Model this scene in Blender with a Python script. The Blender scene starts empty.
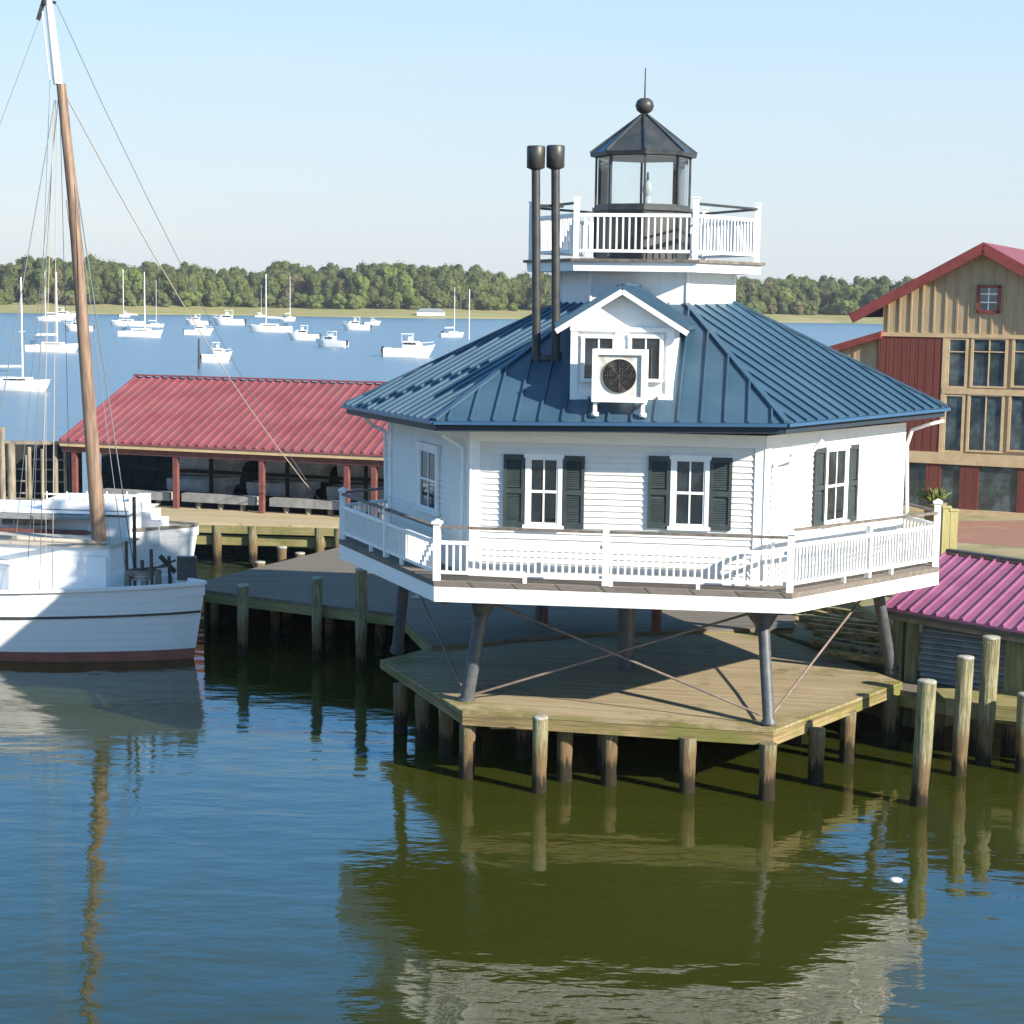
import bpy, math, random
from mathutils import Vector, Matrix
random.seed(7)
R=math.radians
scene=bpy.context.scene
col=scene.collection
# ---------------------------------------------------------------- camera numbers (metres, water at z=0)
F=1784.75; PIT=0.1187; CH=9.3858; ROLL=-0.0145
CX,CY,TH=2.7317,38.6748,-0.1466
def ray(X,Y):
    a=X-512; b=512-Y
    cr,sr=math.cos(ROLL),math.sin(ROLL)
    x=a*cr+b*sr; y=-a*sr+b*cr
    c,s=math.cos(PIT),math.sin(PIT)
    return Vector((x/F, c+y/F*s, -s+y/F*c))
CAM=Vector((0,0,CH))
def atz(X,Y,z):
    d=ray(X,Y); return CAM+d*((z-CH)/d.z)
def atd(X,Y,dep):
    d=ray(X,Y); return CAM+d*(dep/d.y)
def hexv(k,r,z=0):
    a=TH+R(180+60*k); return Vector((CX+r*math.cos(a),CY+r*math.sin(a),z))
# ---------------------------------------------------------------- materials
def newmat(n):
    m=bpy.data.materials.new(n); m.use_nodes=True
    nt=m.node_tree; b=nt.nodes['Principled BSDF']; return m,nt,b
def N(nt,t,**k):
    n=nt.nodes.new(t)
    for a,v in k.items():
        if a in n.inputs: n.inputs[a].default_value=v
        else: setattr(n,a,v)
    return n
def mixc(nt,fac,a,b,mode='MIX'):
    n=nt.nodes.new('ShaderNodeMix'); n.data_type='RGBA'; n.blend_type=mode
    for i,v in((0,fac),(6,a),(7,b)):
        if hasattr(v,'links'): nt.links.new(v,n.inputs[i])
        else: n.inputs[i].default_value=v if i==0 else (*v[:3],1)
    return n.outputs[2]
def math_(nt,op,a,b=None,c=None,clamp=False):
    n=nt.nodes.new('ShaderNodeMath'); n.operation=op; n.use_clamp=clamp
    for i,v in enumerate((a,b,c)):
        if v is None: continue
        if hasattr(v,'links'): nt.links.new(v,n.inputs[i])
        else: n.inputs[i].default_value=v
    return n.outputs[0]
def coords(nt,scale=(1,1,1),rotz=0):
    tc=nt.nodes.new('ShaderNodeTexCoord'); mp=nt.nodes.new('ShaderNodeMapping')
    mp.inputs['Scale'].default_value=scale
    mr=nt.nodes.new('ShaderNodeMapping'); mr.inputs['Rotation'].default_value=(0,0,rotz)
    nt.links.new(tc.outputs['Object'],mr.inputs[0]); nt.links.new(mr.outputs[0],mp.inputs[0])
    return mp.outputs[0],mr.outputs[0]
def noise(nt,vec,scale,detail=4,rough=.6):
    n=nt.nodes.new('ShaderNodeTexNoise'); n.inputs['Scale'].default_value=scale
    n.inputs['Detail'].default_value=detail; n.inputs['Roughness'].default_value=rough
    if vec is not None: nt.links.new(vec,n.inputs['Vector'])
    return n.outputs['Fac']
def ramp(nt,fac,lo,hi):
    n=nt.nodes.new('ShaderNodeMapRange'); nt.links.new(fac,n.inputs[0])
    n.inputs[1].default_value=lo; n.inputs[2].default_value=hi; n.interpolation_type='SMOOTHSTEP'
    return n.outputs[0]
def bump(nt,b,h,strength,dist=.01):
    n=nt.nodes.new('ShaderNodeBump'); n.inputs['Strength'].default_value=strength; n.inputs['Distance'].default_value=dist
    nt.links.new(h,n.inputs['Height']); nt.links.new(n.outputs[0],b.inputs['Normal'])
def surf(name,c1,c2=None,scale=(1,1,1),ns=3,lo=.35,hi=.65,rough=.6,bmp=0,metal=0,spec=.5,rotz=0,c3=None,ns3=.6,lo3=.5,hi3=.7):
    m,nt,b=newmat(name)
    b.inputs['Roughness'].default_value=rough; b.inputs['Metallic'].default_value=metal
    b.inputs['Specular IOR Level'].default_value=spec
    if c2 is None:
        b.inputs['Base Color'].default_value=(*c1,1)
        v,_=coords(nt,scale,rotz); f=noise(nt,v,ns)
        c=mixc(nt,f,[x*.9 for x in c1],[min(1,x*1.08) for x in c1])
    else:
        v,_=coords(nt,scale,rotz); f=noise(nt,v,ns,6); c=mixc(nt,ramp(nt,f,lo,hi),c1,c2)
    if c3:
        f3=noise(nt,coords(nt,(1,1,1))[0],ns3,5); c=mixc(nt,ramp(nt,f3,lo3,hi3),c,c3)
    nt.links.new(c,b.inputs['Base Color'])
    if bmp: bump(nt,b,f,bmp,.02)
    return m
def planks(name,c1,c2,w=.14,rotz=0,moss=None,mlo=.55,mhi=.7,seam=.5,rough=.85,axis=1,rim=False):
    m,nt,b=newmat(name); b.inputs['Roughness'].default_value=rough; b.inputs['Specular IOR Level'].default_value=.12
    _,r=coords(nt,(1,1,1),rotz)
    sep=nt.nodes.new('ShaderNodeSeparateXYZ'); nt.links.new(r,sep.inputs[0])
    q=math_(nt,'DIVIDE',sep.outputs[axis],w); idx=math_(nt,'FLOOR',q); fr=math_(nt,'FRACT',q)
    wn=nt.nodes.new('ShaderNodeTexWhiteNoise'); wn.noise_dimensions='1D'; nt.links.new(idx,wn.inputs['W'])
    mp=nt.nodes.new('ShaderNodeMapping'); mp.inputs['Scale'].default_value=(.5,9,9) if axis==1 else ((9,9,.5) if axis==0 else (.5,.5,9)); nt.links.new(r,mp.inputs[0])
    g=noise(nt,mp.outputs[0],1.6,6,.65)
    f=math_(nt,'ADD',math_(nt,'MULTIPLY',wn.outputs[0],.5),math_(nt,'MULTIPLY',ramp(nt,g,.3,.7),.6),clamp=True)
    c=mixc(nt,f,c1,c2); g9=noise(nt,mp.outputs[0],4.5,5,.7); c=mixc(nt,math_(nt,'MULTIPLY',ramp(nt,g9,.52,.72),.55),c,[x*(.35 if c1[0]<.6 else .88) for x in c1])
    if moss:
        ms=noise(nt,r,.55,6,.7); c=mixc(nt,ramp(nt,ms,mlo,mhi),c,moss)
    if rim:
        vl=nt.nodes.new('ShaderNodeVectorMath'); vl.operation='LENGTH'; nt.links.new(r,vl.inputs[0])
        rm=math_(nt,'MULTIPLY',ramp(nt,vl.outputs['Value'],4.75,5.6),ramp(nt,noise(nt,r,1.7,6,.7),.36,.6)); c=mixc(nt,math_(nt,'MULTIPLY',rm,.85),c,(.17,.16,.035))
    d=math_(nt,'ABSOLUTE',math_(nt,'SUBTRACT',fr,.5)); s=ramp(nt,d,.44,.5)
    c=mixc(nt,math_(nt,'MULTIPLY',s,seam),c,(.02,.018,.012))
    nt.links.new(c,b.inputs['Base Color'])
    bump(nt,b,math_(nt,'SUBTRACT',g,math_(nt,'MULTIPLY',s,1.5)),.35,.01)
    return m
def pilemat(name,top,mid=(.165,.115,.06),low=(.025,.02,.012),h0=.45,h1=.95):
    m,nt,b=newmat(name); b.inputs['Roughness'].default_value=.85; b.inputs['Specular IOR Level'].default_value=.25
    v,r=coords(nt,(15,15,1.1)); sep=nt.nodes.new('ShaderNodeSeparateXYZ'); nt.links.new(r,sep.inputs[0])
    g=noise(nt,v,1.3,7,.7); g2=noise(nt,r,2.2,4)
    z=math_(nt,'ADD',sep.outputs[2],math_(nt,'MULTIPLY',math_(nt,'SUBTRACT',g,.5),1.3))
    oi=nt.nodes.new('ShaderNodeObjectInfo')
    body=mixc(nt,ramp(nt,g,.36,.66),[x*.38 for x in top],[min(1,x*1.3) for x in top]); body=mixc(nt,math_(nt,'MULTIPLY',oi.outputs['Random'],.45),body,[top[0]*.75,top[1]*.7,top[2]*.75])
    body=mixc(nt,ramp(nt,g2,.5,.8),body,(.13,.15,.06))
    c=mixc(nt,ramp(nt,z,h1-.18,h1+.2),mid,body); c=mixc(nt,ramp(nt,z,h0-.12,h0+.12),low,c); ck=noise(nt,v,2.4,6,.75); c=mixc(nt,math_(nt,'MULTIPLY',ramp(nt,ck,.52,.64),.6),c,(.03,.026,.016))
    nt.links.new(c,b.inputs['Base Color']); bump(nt,b,g,1,.05); return m
M={}
M['white']=surf('white_paint',(.80,.80,.79),rough=.5)
M['whitetrim']=surf('white_trim',(.82,.82,.81),(.68,.68,.65),scale=(1,1,2.5),ns=2.,lo=.5,hi=.85,rough=.5,c3=(.70,.68,.61),ns3=3.5,lo3=.6,hi3=.8)
M['clap']=surf('clapboard_paint',(.70,.70,.685),(.61,.61,.585),scale=(2,2,.4),ns=2.5,lo=.5,hi=.8,rough=.55,c3=(.64,.63,.585),ns3=1.1,lo3=.52,hi3=.75)
def roofmat():
    m,nt,b=newmat('blue_roof_metal'); v,_=coords(nt,(1,1,1)); f=noise(nt,v,.7,5); f2=noise(nt,v,6,3)
    c=mixc(nt,ramp(nt,f,.3,.7),(.040,.092,.145),(.060,.120,.180)); c=mixc(nt,math_(nt,'MULTIPLY',ramp(nt,f2,.55,.8),.25),c,(.10,.15,.19))
    nt.links.new(c,b.inputs['Base Color']); b.inputs['Roughness'].default_value=.42; b.inputs['Metallic'].default_value=.15
    b.inputs['Specular IOR Level'].default_value=.5; bump(nt,b,f,.15,.05); return m
M['roof']=roofmat()
M['gutter']=surf('blue_gutter',(.035,.10,.20),rough=.35)
M['eave_shade']=surf('navy_eave_shade',(.02,.032,.05),rough=.6)  # dark navy stands in for the shadow below the gutter rim
M['dark']=surf('black_iron',(.028,.03,.033),(.05,.048,.045),ns=6,rough=.45)
M['lantern']=surf('lantern_paint',(.03,.036,.04),(.055,.06,.062),ns=3,rough=.35)
M['iron']=surf('grey_iron',(.06,.068,.078),(.10,.108,.118),ns=5,rough=.5,c3=(.15,.10,.07),ns3=2.5,lo3=.62,hi3=.8)
M['rust']=surf('rusty_rod',(.16,.12,.10),(.25,.19,.16),ns=4,rough=.7)
M['rail']=surf('weathered_handrail',(.10,.085,.075),(.19,.16,.14),ns=5,rough=.7)
M['deckgrey']=planks('gallery_deck',(.16,.14,.12),(.24,.21,.19),w=.12)
M['shutter']=surf('dark_green_shutter',(.030,.042,.045),(.045,.057,.058),ns=4,rough=.5)
def glassdark(n,c=(.012,.016,.02),rough=.04,spec=.8):
    m,nt,b=newmat(n); b.inputs['Roughness'].default_value=rough; b.inputs['Specular IOR Level'].default_value=spec
    v,_=coords(nt); f=noise(nt,v,1.8,3); nt.links.new(mixc(nt,ramp(nt,f,.4,.75),c,[x*3 for x in c]),b.inputs['Base Color']); bump(nt,b,f,.15,.01); return m
M['glass']=glassdark('window_glass')  # near-black base stands for the dark room behind each pane
M['glassblue']=glassdark('barn_glass',(.032,.046,.05),.04,1.0)  # lifted base and its lighter noise paint reflections onto the panes
def clearglass():
    m=bpy.data.materials.new('clear_glass'); m.use_nodes=True; nt=m.node_tree; nt.nodes.clear()
    o=nt.nodes.new('ShaderNodeOutputMaterial'); mx=nt.nodes.new('ShaderNodeMixShader'); t=nt.nodes.new('ShaderNodeBsdfTransparent'); g=nt.nodes.new('ShaderNodeBsdfGlossy')
    t.inputs[0].default_value=(.97,.985,.985,1); g.inputs['Roughness'].default_value=.06; fr=nt.nodes.new('ShaderNodeFresnel'); fr.inputs[0].default_value=1.5
    nt.links.new(fr.outputs[0],mx.inputs[0]); nt.links.new(t.outputs[0],mx.inputs[1]); nt.links.new(g.outputs[0],mx.inputs[2]); nt.links.new(mx.outputs[0],o.inputs[0]); return m
M['clear']=clearglass()
M['platform']=planks('platform_planks',(.27,.215,.135),(.43,.35,.225),w=.15,rotz=-TH,moss=(.13,.12,.05),mlo=.56,mhi=.74,seam=.6,rim=True)
M['beam']=planks('platform_beam',(.11,.08,.04),(.38,.29,.15),w=.10,rotz=0,moss=(.16,.16,.05),mlo=.45,mhi=.65,seam=.35,axis=2)
M['beamfar']=planks('pier_beam',(.18,.17,.08),(.30,.26,.12),w=.12,moss=(.13,.14,.05),mlo=.5,mhi=.7,seam=.3,axis=2)
M['dockgrey']=planks('grey_dock_planks',(.135,.12,.098),(.21,.185,.15),w=.15,rotz=R(-12),moss=(.13,.13,.09),mlo=.6,mhi=.8,seam=.4)
M['pier']=planks('sandy_pier_planks',(.36,.29,.18),(.48,.39,.25),w=.15,rotz=R(10),moss=(.25,.22,.12),mlo=.6,mhi=.85,seam=.3)
M['pile']=pilemat('wet_pile',(.24,.22,.13))
M['pilegreen']=pilemat('green_treated_pile',(.33,.31,.18),h0=.35,h1=.9)
M['pilecap']=surf('pile_cap',(.40,.39,.34),(.22,.21,.17),ns=8,rough=.8)
M['wood']=surf('weathered_wood',(.16,.14,.11),(.27,.24,.19),scale=(1,1,.3),ns=5,rough=.85,bmp=.4)
M['postgreen']=surf('green_post',(.11,.12,.055),(.20,.20,.10),scale=(6,6,.6),ns=1.5,rough=.85,bmp=.4)
M['mast']=surf('mast_wood',(.13,.075,.05),(.30,.21,.145),scale=(7,7,.5),ns=1.6,lo=.3,hi=.7,rough=.6,bmp=.5)
M['hull']=planks('hull_white',(.79,.79,.78),(.83,.83,.82),w=.19,seam=.14,axis=2,moss=(.52,.50,.45),mlo=.6,mhi=.95,rough=.4)
M['boat']=surf('boat_gelcoat',(.80,.80,.80),rough=.3)
M['bottom']=surf('red_antifouling',(.33,.12,.085),(.25,.09,.065),ns=2,rough=.7)
M['rope']=surf('rope',(.42,.36,.30),rough=.9)
M['wire']=surf('rigging_wire',(.16,.18,.20),rough=.5)
M['redmetal']=surf('red_roof_metal',(.215,.064,.075),(.27,.088,.102),ns=.8,rough=.6,metal=0,spec=.25,c3=(.21,.09,.09),ns3=.9,lo3=.5,hi3=.75)
M['magenta']=surf('magenta_roof_metal',(.22,.075,.15),(.27,.10,.185),ns=1.,rough=.55,metal=0,spec=.3)
M['redpost']=surf('red_post',(.13,.045,.038),(.19,.07,.06),ns=4,rough=.7)
M['blackin']=surf('interior_shade',(.012,.013,.014),(.03,.03,.03),ns=2,rough=.9)  # near-black colour stands in for the shade inside the shed
M['dullgrey']=surf('dull_skiff',(.40,.42,.44),(.62,.62,.62),ns=3,rough=.6)
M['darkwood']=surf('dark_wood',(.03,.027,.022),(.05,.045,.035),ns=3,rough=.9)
M['canvas_tan']=surf('faded_canvas',(.45,.40,.33),(.52,.47,.40),ns=3,rough=.9)
M['fender']=surf('fender_vinyl',(.35,.36,.36),(.25,.26,.25),rough=.6)
M['greybox']=surf('grey_float',(.20,.20,.195),(.28,.28,.27),ns=3,rough=.8)
M['tan']=planks('tan_batten_boards',(.38,.285,.175),(.47,.36,.23),w=.42,axis=0,seam=.0)
M['tantrim']=surf('tan_trim',(.50,.36,.20),(.58,.43,.25),ns=3,rough=.7)
M['maroon']=planks('maroon_boards',(.15,.05,.043),(.18,.06,.05),w=.3,axis=0,seam=.4)
M['barnred']=surf('barn_red_roof',(.19,.036,.03),(.25,.05,.042),ns=2,rough=.5)
M['louver']=surf('grey_louver',(.19,.22,.24),(.27,.30,.32),ns=3,rough=.6)
M['leaf']=surf('plant_leaf',(.10,.14,.03),(.20,.22,.07),ns=8,rough=.6)
M['terracotta']=surf('pot',(.25,.18,.10),rough=.8)
M['canvas']=surf('blue_canvas',(.05,.12,.2),rough=.8)
M['outboard']=surf('outboard_black',(.02,.02,.022),rough=.35)
M['fan']=surf('fan_grille',(.035,.03,.028),(.09,.08,.075),ns=14,rough=.6)
M['acpanel']=surf('ac_panel',(.62,.62,.58),(.42,.40,.34),ns=4,lo=.5,hi=.7,rough=.5)
# ---------------------------------------------------------------- mesh builder
class MB:
    def __init__(s): s.v=[];s.f=[];s.mi=[];s.cur=0;s.sm=[];s.smooth=False
    def add(s,vs,fs):
        o=len(s.v); s.v+= [Vector(v) for v in vs]
        for f in fs: s.f.append([i+o for i in f]); s.mi.append(s.cur); s.sm.append(s.smooth)
    def hexa(s,b,t):   # bottom 4, top 4 (ccw seen from above)
        s.add(list(b)+list(t),[(3,2,1,0),(4,5,6,7),(0,1,5,4),(1,2,6,5),(2,3,7,6),(3,0,4,7)])
    def box(s,c,sz,rz=0):
        c=Vector(c); m=Matrix.Rotation(rz,3,'Z'); x,y,z=[q/2 for q in sz]
        b=[c+m@Vector((i*x,j*y,-z)) for i,j in((-1,-1),(1,-1),(1,1),(-1,1))]
        s.hexa(b,[p+Vector((0,0,2*z)) for p in b])
    def beam(s,p,q,w,h,up=(0,0,1)):   # centred rectangular bar
        p=Vector(p);q=Vector(q); d=(q-p).normalized(); up=Vector(up)
        sd=d.cross(up); sd=sd.normalized() if sd.length>1e-4 else Vector((1,0,0)); u=sd.cross(d).normalized()
        a=[e+sd*i*w/2+u*j*h/2 for e in(p,q) for i,j in((-1,-1),(1,-1),(1,1),(-1,1))]
        s.add(a,[(0,1,2,3),(7,6,5,4),(0,4,5,1),(1,5,6,2),(2,6,7,3),(3,7,4,0)])
    def tube(s,p,q,r0,r1=None,n=10,cap=True):
        r1=r0 if r1 is None else r1; p=Vector(p);q=Vector(q); d=(q-p).normalized()
        a=d.orthogonal().normalized(); b=d.cross(a)
        vs=[e+(a*math.cos(2*math.pi*i/n)+b*math.sin(2*math.pi*i/n))*r for e,r in((p,r0),(q,r1)) for i in range(n)]
        sm=s.smooth; s.smooth=True; s.add(vs,[(i,(i+1)%n,n+(i+1)%n,n+i) for i in range(n)]); s.smooth=sm
        if cap: s.add(vs,[tuple(range(n-1,-1,-1)),tuple(range(n,2*n))])
    def path(s,pts,r,n=6):
        for a,b in zip(pts[:-1],pts[1:]): s.tube(a,b,r,r,n)
    def lathe(s,c,prof,n=16):
        c=Vector(c); vs=[c+Vector((r*math.cos(2*math.pi*i/n),r*math.sin(2*math.pi*i/n),z)) for r,z in prof for i in range(n)]
        sm=s.smooth; s.smooth=True
        s.add(vs,[(j*n+i,j*n+(i+1)%n,(j+1)*n+(i+1)%n,(j+1)*n+i) for j in range(len(prof)-1) for i in range(n)]); s.smooth=sm
    def prism(s,poly,z0,z1):
        n=len(poly); s.add([(p[0],p[1],z0) for p in poly]+[(p[0],p[1],z1) for p in poly],
            [tuple(range(n-1,-1,-1)),tuple(range(n,2*n))]+[(i,(i+1)%n,n+(i+1)%n,n+i) for i in range(n)])
    def slab(s,bot,top):
        n=len(bot); s.add(list(bot)+list(top),[tuple(range(n-1,-1,-1)),tuple(range(n,2*n))]+[(i,(i+1)%n,n+(i+1)%n,n+i) for i in range(n)])
    def build(s,name,mats,parent=None,label=None):
        if not isinstance(mats,(list,tuple)): mats=[mats]
        off=Vector((0,0,0)); p=parent
        while p: off+=p.location; p=p.parent
        me=bpy.data.meshes.new(name); me.from_pydata([v-off for v in s.v],[],s.f)
        for m in mats: me.materials.append(M[m] if isinstance(m,str) else m)
        me.polygons.foreach_set('material_index',s.mi); me.polygons.foreach_set('use_smooth',s.sm); me.update()
        o=bpy.data.objects.new(name,me); col.objects.link(o)
        if parent: o.parent=parent
        if label: o['label']=label
        return o
def thing(name,label,cat,loc=(0,0,0),group=None):
    o=bpy.data.objects.new(name,None); col.objects.link(o); o.location=loc; o.empty_display_size=.5
    o['label']=label; o['category']=cat
    if group: o['group']=group
    return o
def tag(o,label,cat,group=None,kind=None):
    if label:o['label']=label
    if cat:o['category']=cat
    if group:o['group']=group
    if kind:o['kind']=kind
    return o
def rebase(o,loc):   # move a single mesh's origin to its base
    loc=Vector(loc); o.data.transform(Matrix.Translation(-loc)); o.location=loc; return o
def copy_tree(o,parent=None):
    c=o.copy(); col.objects.link(c); c.parent=parent
    for ch in list(o.children): copy_tree(ch,c)
    return c
# ================================================================= WORLD / SUN / CAMERA
SUN=Vector((0.700,-0.555,0.45)).normalized()
w=bpy.data.worlds.new('World'); scene.world=w; w.use_nodes=True; nt=w.node_tree
bg=nt.nodes['Background']; sky=nt.nodes.new('ShaderNodeTexSky'); sky.sky_type='NISHITA'; sky.sun_disc=False
sky.sun_elevation=math.asin(SUN.z); sky.sun_rotation=math.atan2(SUN.x,SUN.y)
sky.air_density=1.0; sky.dust_density=.6; sky.ozone_density=1.5; sky.altitude=0
tcw=nt.nodes.new('ShaderNodeTexCoord'); sx=nt.nodes.new('ShaderNodeSeparateXYZ'); nt.links.new(tcw.outputs['Generated'],sx.inputs[0])
cr_=nt.nodes.new('ShaderNodeValToRGB'); nt.links.new(sx.outputs[2],cr_.inputs[0]); el=cr_.color_ramp.elements
el[0].position=0; el[0].color=(.345,.385,.425,1); el[1].position=1; el[1].color=(.07,.12,.21,1)
for p_,c in((.04,(.36,.40,.44)),(.10,(.335,.415,.475)),(.175,(.275,.405,.515)),(.24,(.13,.42,.84)),(.32,(.04,.37,.90)),(.50,(.06,.20,.38))):
    e=el.new(p_); e.color=(*c,1)
# faint high streaks
mpw=nt.nodes.new('ShaderNodeMapping'); mpw.inputs['Scale'].default_value=(1.2,1.2,14); nt.links.new(tcw.outputs['Generated'],mpw.inputs[0])
st_=ramp(nt,noise(nt,mpw.outputs[0],1.6,5,.6),.5,.75)
grad=mixc(nt,math_(nt,'MULTIPLY',st_,.28),cr_.outputs[0],(.42,.44,.46))
scl=nt.nodes.new('ShaderNodeVectorMath'); scl.operation='SCALE'; scl.inputs[3].default_value=.12; nt.links.new(sky.outputs[0],scl.inputs[0])
nt.links.new(mixc(nt,.88,scl.outputs[0],grad),bg.inputs[0]); bg.inputs[1].default_value=1.0
L=bpy.data.lights.new('sun','SUN'); L.energy=5.0; L.angle=R(.6); L.color=(1,.91,.76)
lo=bpy.data.objects.new('sun',L); col.objects.link(lo); lo.rotation_mode='QUATERNION'; lo.rotation_quaternion=SUN.to_track_quat('Z','Y'); lo.location=(60,-40,60)
cam=bpy.data.cameras.new('camera'); co=bpy.data.objects.new('camera',cam); col.objects.link(co)
cam.sensor_width=36; cam.lens=F/1024*36; cam.clip_end=20000; cam.clip_start=.5
cr,sr=math.cos(ROLL),math.sin(ROLL); c_,s_=math.cos(PIT),math.sin(PIT)
R0=Vector((1,0,0));U0=Vector((0,s_,c_));FW=Vector((0,c_,-s_))
rt=R0*cr-U0*sr; up=R0*sr+U0*cr
mw=Matrix((rt,up,-FW)).transposed().to_4x4(); mw.translation=CAM; co.matrix_world=mw
scene.camera=co
vs=scene.view_settings; vs.view_transform='Standard'; vs.look='None'; vs.gamma=1; vs.exposure=.97
# ================================================================= WATER
def watermat():
    m,nt,b=newmat('harbour_water'); b.inputs['Roughness'].default_value=.03; b.inputs['IOR'].default_value=1.42
    tc=nt.nodes.new('ShaderNodeTexCoord'); P=tc.outputs['Object']
    def mapped(sc,rz=0):
        mp=nt.nodes.new('ShaderNodeMapping'); mp.inputs['Scale'].default_value=sc; mp.inputs['Rotation'].default_value=(0,0,rz); nt.links.new(P,mp.inputs[0]); return mp.outputs[0]
    calm=ramp(nt,noise(nt,mapped((.06,.10,1),.3),1,3),.35,.7)
    n1=noise(nt,mapped((.8,1.6,1),.25),1.0,3,.5); n2=noise(nt,mapped((2.6,4.6,1),-.2),1.,4,.55); n3=noise(nt,mapped((.25,.5,1),.5),1.,2)
    sep=nt.nodes.new('ShaderNodeSeparateXYZ'); nt.links.new(P,sep.inputs[0])
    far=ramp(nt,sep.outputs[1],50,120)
    h=math_(nt,'ADD',math_(nt,'MULTIPLY',n1,.030),math_(nt,'MULTIPLY',n3,.05))
    a2=math_(nt,'ADD',.0025,math_(nt,'MULTIPLY',calm,.007))
    h=math_(nt,'ADD',h,math_(nt,'MULTIPLY',n2,a2))
    amp=math_(nt,'ADD',.55,math_(nt,'MULTIPLY',far,3.5))
    h=math_(nt,'MULTIPLY',h,amp)
    bp=nt.nodes.new('ShaderNodeBump'); bp.inputs['Strength'].default_value=1; bp.inputs['Distance'].default_value=1
    nt.links.new(h,bp.inputs['Height']); nt.links.new(bp.outputs[0],b.inputs['Normal'])
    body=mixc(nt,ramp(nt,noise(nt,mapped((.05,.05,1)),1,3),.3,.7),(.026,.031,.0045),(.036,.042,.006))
    body=mixc(nt,far,body,(.10,.16,.21))  # distant body colour painted blue in place of reflected sky
    nt.links.new(body,b.inputs['Base Color'])
    nt.links.new(math_(nt,'ADD',.03,math_(nt,'MULTIPLY',far,.25)),b.inputs['Roughness'])
    return m
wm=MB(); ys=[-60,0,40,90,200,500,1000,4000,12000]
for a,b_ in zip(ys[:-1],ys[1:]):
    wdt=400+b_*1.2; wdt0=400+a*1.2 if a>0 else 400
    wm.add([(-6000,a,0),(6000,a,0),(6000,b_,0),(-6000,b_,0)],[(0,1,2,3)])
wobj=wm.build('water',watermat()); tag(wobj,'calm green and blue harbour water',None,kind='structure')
# ================================================================= LIGHTHOUSE
PX={'eave':[(344,405),(434,421),(787,423.5),(948,407.5)],'galtop':[(339.3,543.8),(433.9,586.4),(791.7,599),(938.7,571.7)],
'galbot':[(339.3,558),(433.9,601.6),(791.7,613.8),(938.7,584.6)],'post':[(342.5,491),(437.5,523.4),(791.5,534),(936.9,503)],
'plat':[(380,660),(462.5,711),(773.5,730),(902.4,682)],'platb':[(380,668),(462.5,725),(773.5,746),(902.4,693.6)],
'tower':[(560.7,303),(590.2,303.5),(686.5,304.7),(733.8,303)],'wall':[(391,424),(472,436),(765,436),(903,424)]}
RR={'eave':(6.5535,7.137),'galtop':(6.6,3.8906),'galbot':(6.6,3.6),'post':(6.52,5.15),'plat':(5.836,1.3253),'platb':(5.836,1.0624),'tower':(1.889,9.3325),'wall':(5.5,6.85),'ugal':(2.555,10.195),'upost':(2.44,11.48)}
def level(n):
    r,z=RR[n]; out=[]
    for k in range(6):
        v=hexv(k,r,z)
        if n in PX and k<4: v=atd(*PX[n][k],v.y)
        out.append(v)
    return out
E=level('eave');GT=level('galtop');GB=level('galbot');PO=level('post');PL=level('plat');PB=level('platb');T=level('tower');W=level('wall')
C0=Vector((CX,CY,0))
lh=thing('lighthouse','white six-sided cottage lighthouse with blue metal roof standing on iron legs over a timber platform','lighthouse',(CX,CY,1.33))
class Face:
    def __init__(s,A,B):
        s.A=Vector((A.x,A.y,0)); d=Vector((B.x-A.x,B.y-A.y,0)); s.W=d.length; s.ex=d/s.W
        n=Vector((s.ex.y,-s.ex.x,0)); s.n=n
    def p(s,u,z,o=0): return s.A+s.ex*u+s.n*o+Vector((0,0,z))
    def hit(s,X,Y,o=0):
        d=ray(X,Y); t=(s.A+s.n*o-CAM).dot(s.n)/d.dot(s.n); q=CAM+d*t; return (q-s.A).dot(s.ex),q.z
    def bx(s,mb,u0,u1,z0,z1,o0,o1):
        b=[s.p(u0,z0,o1),s.p(u1,z0,o1),s.p(u1,z0,o0),s.p(u0,z0,o0)]; mb.hexa(b,[q+Vector((0,0,z1-z0)) for q in b])
WF=[Face(W[k],W[(k+1)%6]) for k in range(6)]
WZ0,WZ1=3.86,6.88
for k,f in enumerate(WF):
    mb=MB(); mb.add([f.p(0,WZ0),f.p(f.W,WZ0),f.p(f.W,WZ1),f.p(0,WZ1)],[(0,1,2,3)])
    nb=24; h=(WZ1-.22-WZ0)/nb
    for i in range(nb):
        z=WZ0+i*h
        mb.add([f.p(.06,z,.036),f.p(f.W-.06,z,.036),f.p(f.W-.06,z+h,.008),f.p(.06,z+h,.008),f.p(.06,z,.008),f.p(f.W-.06,z,.008)],[(0,1,2,3),(4,5,1,0)])
    mb.build('wall','clap',lh)
    mb=MB(); f.bx(mb,-.05,.17,WZ0,WZ1-.22,.0,.05); f.bx(mb,f.W-.17,f.W+.05,WZ0,WZ1-.22,.0,.05); f.bx(mb,-.04,f.W+.04,WZ1-.22,WZ1+.02,.0,.06)
    f.bx(mb,0,f.W,WZ0,WZ0+.2,.0,.045)
    mb.build('corner_board','whitetrim',lh)
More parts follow.
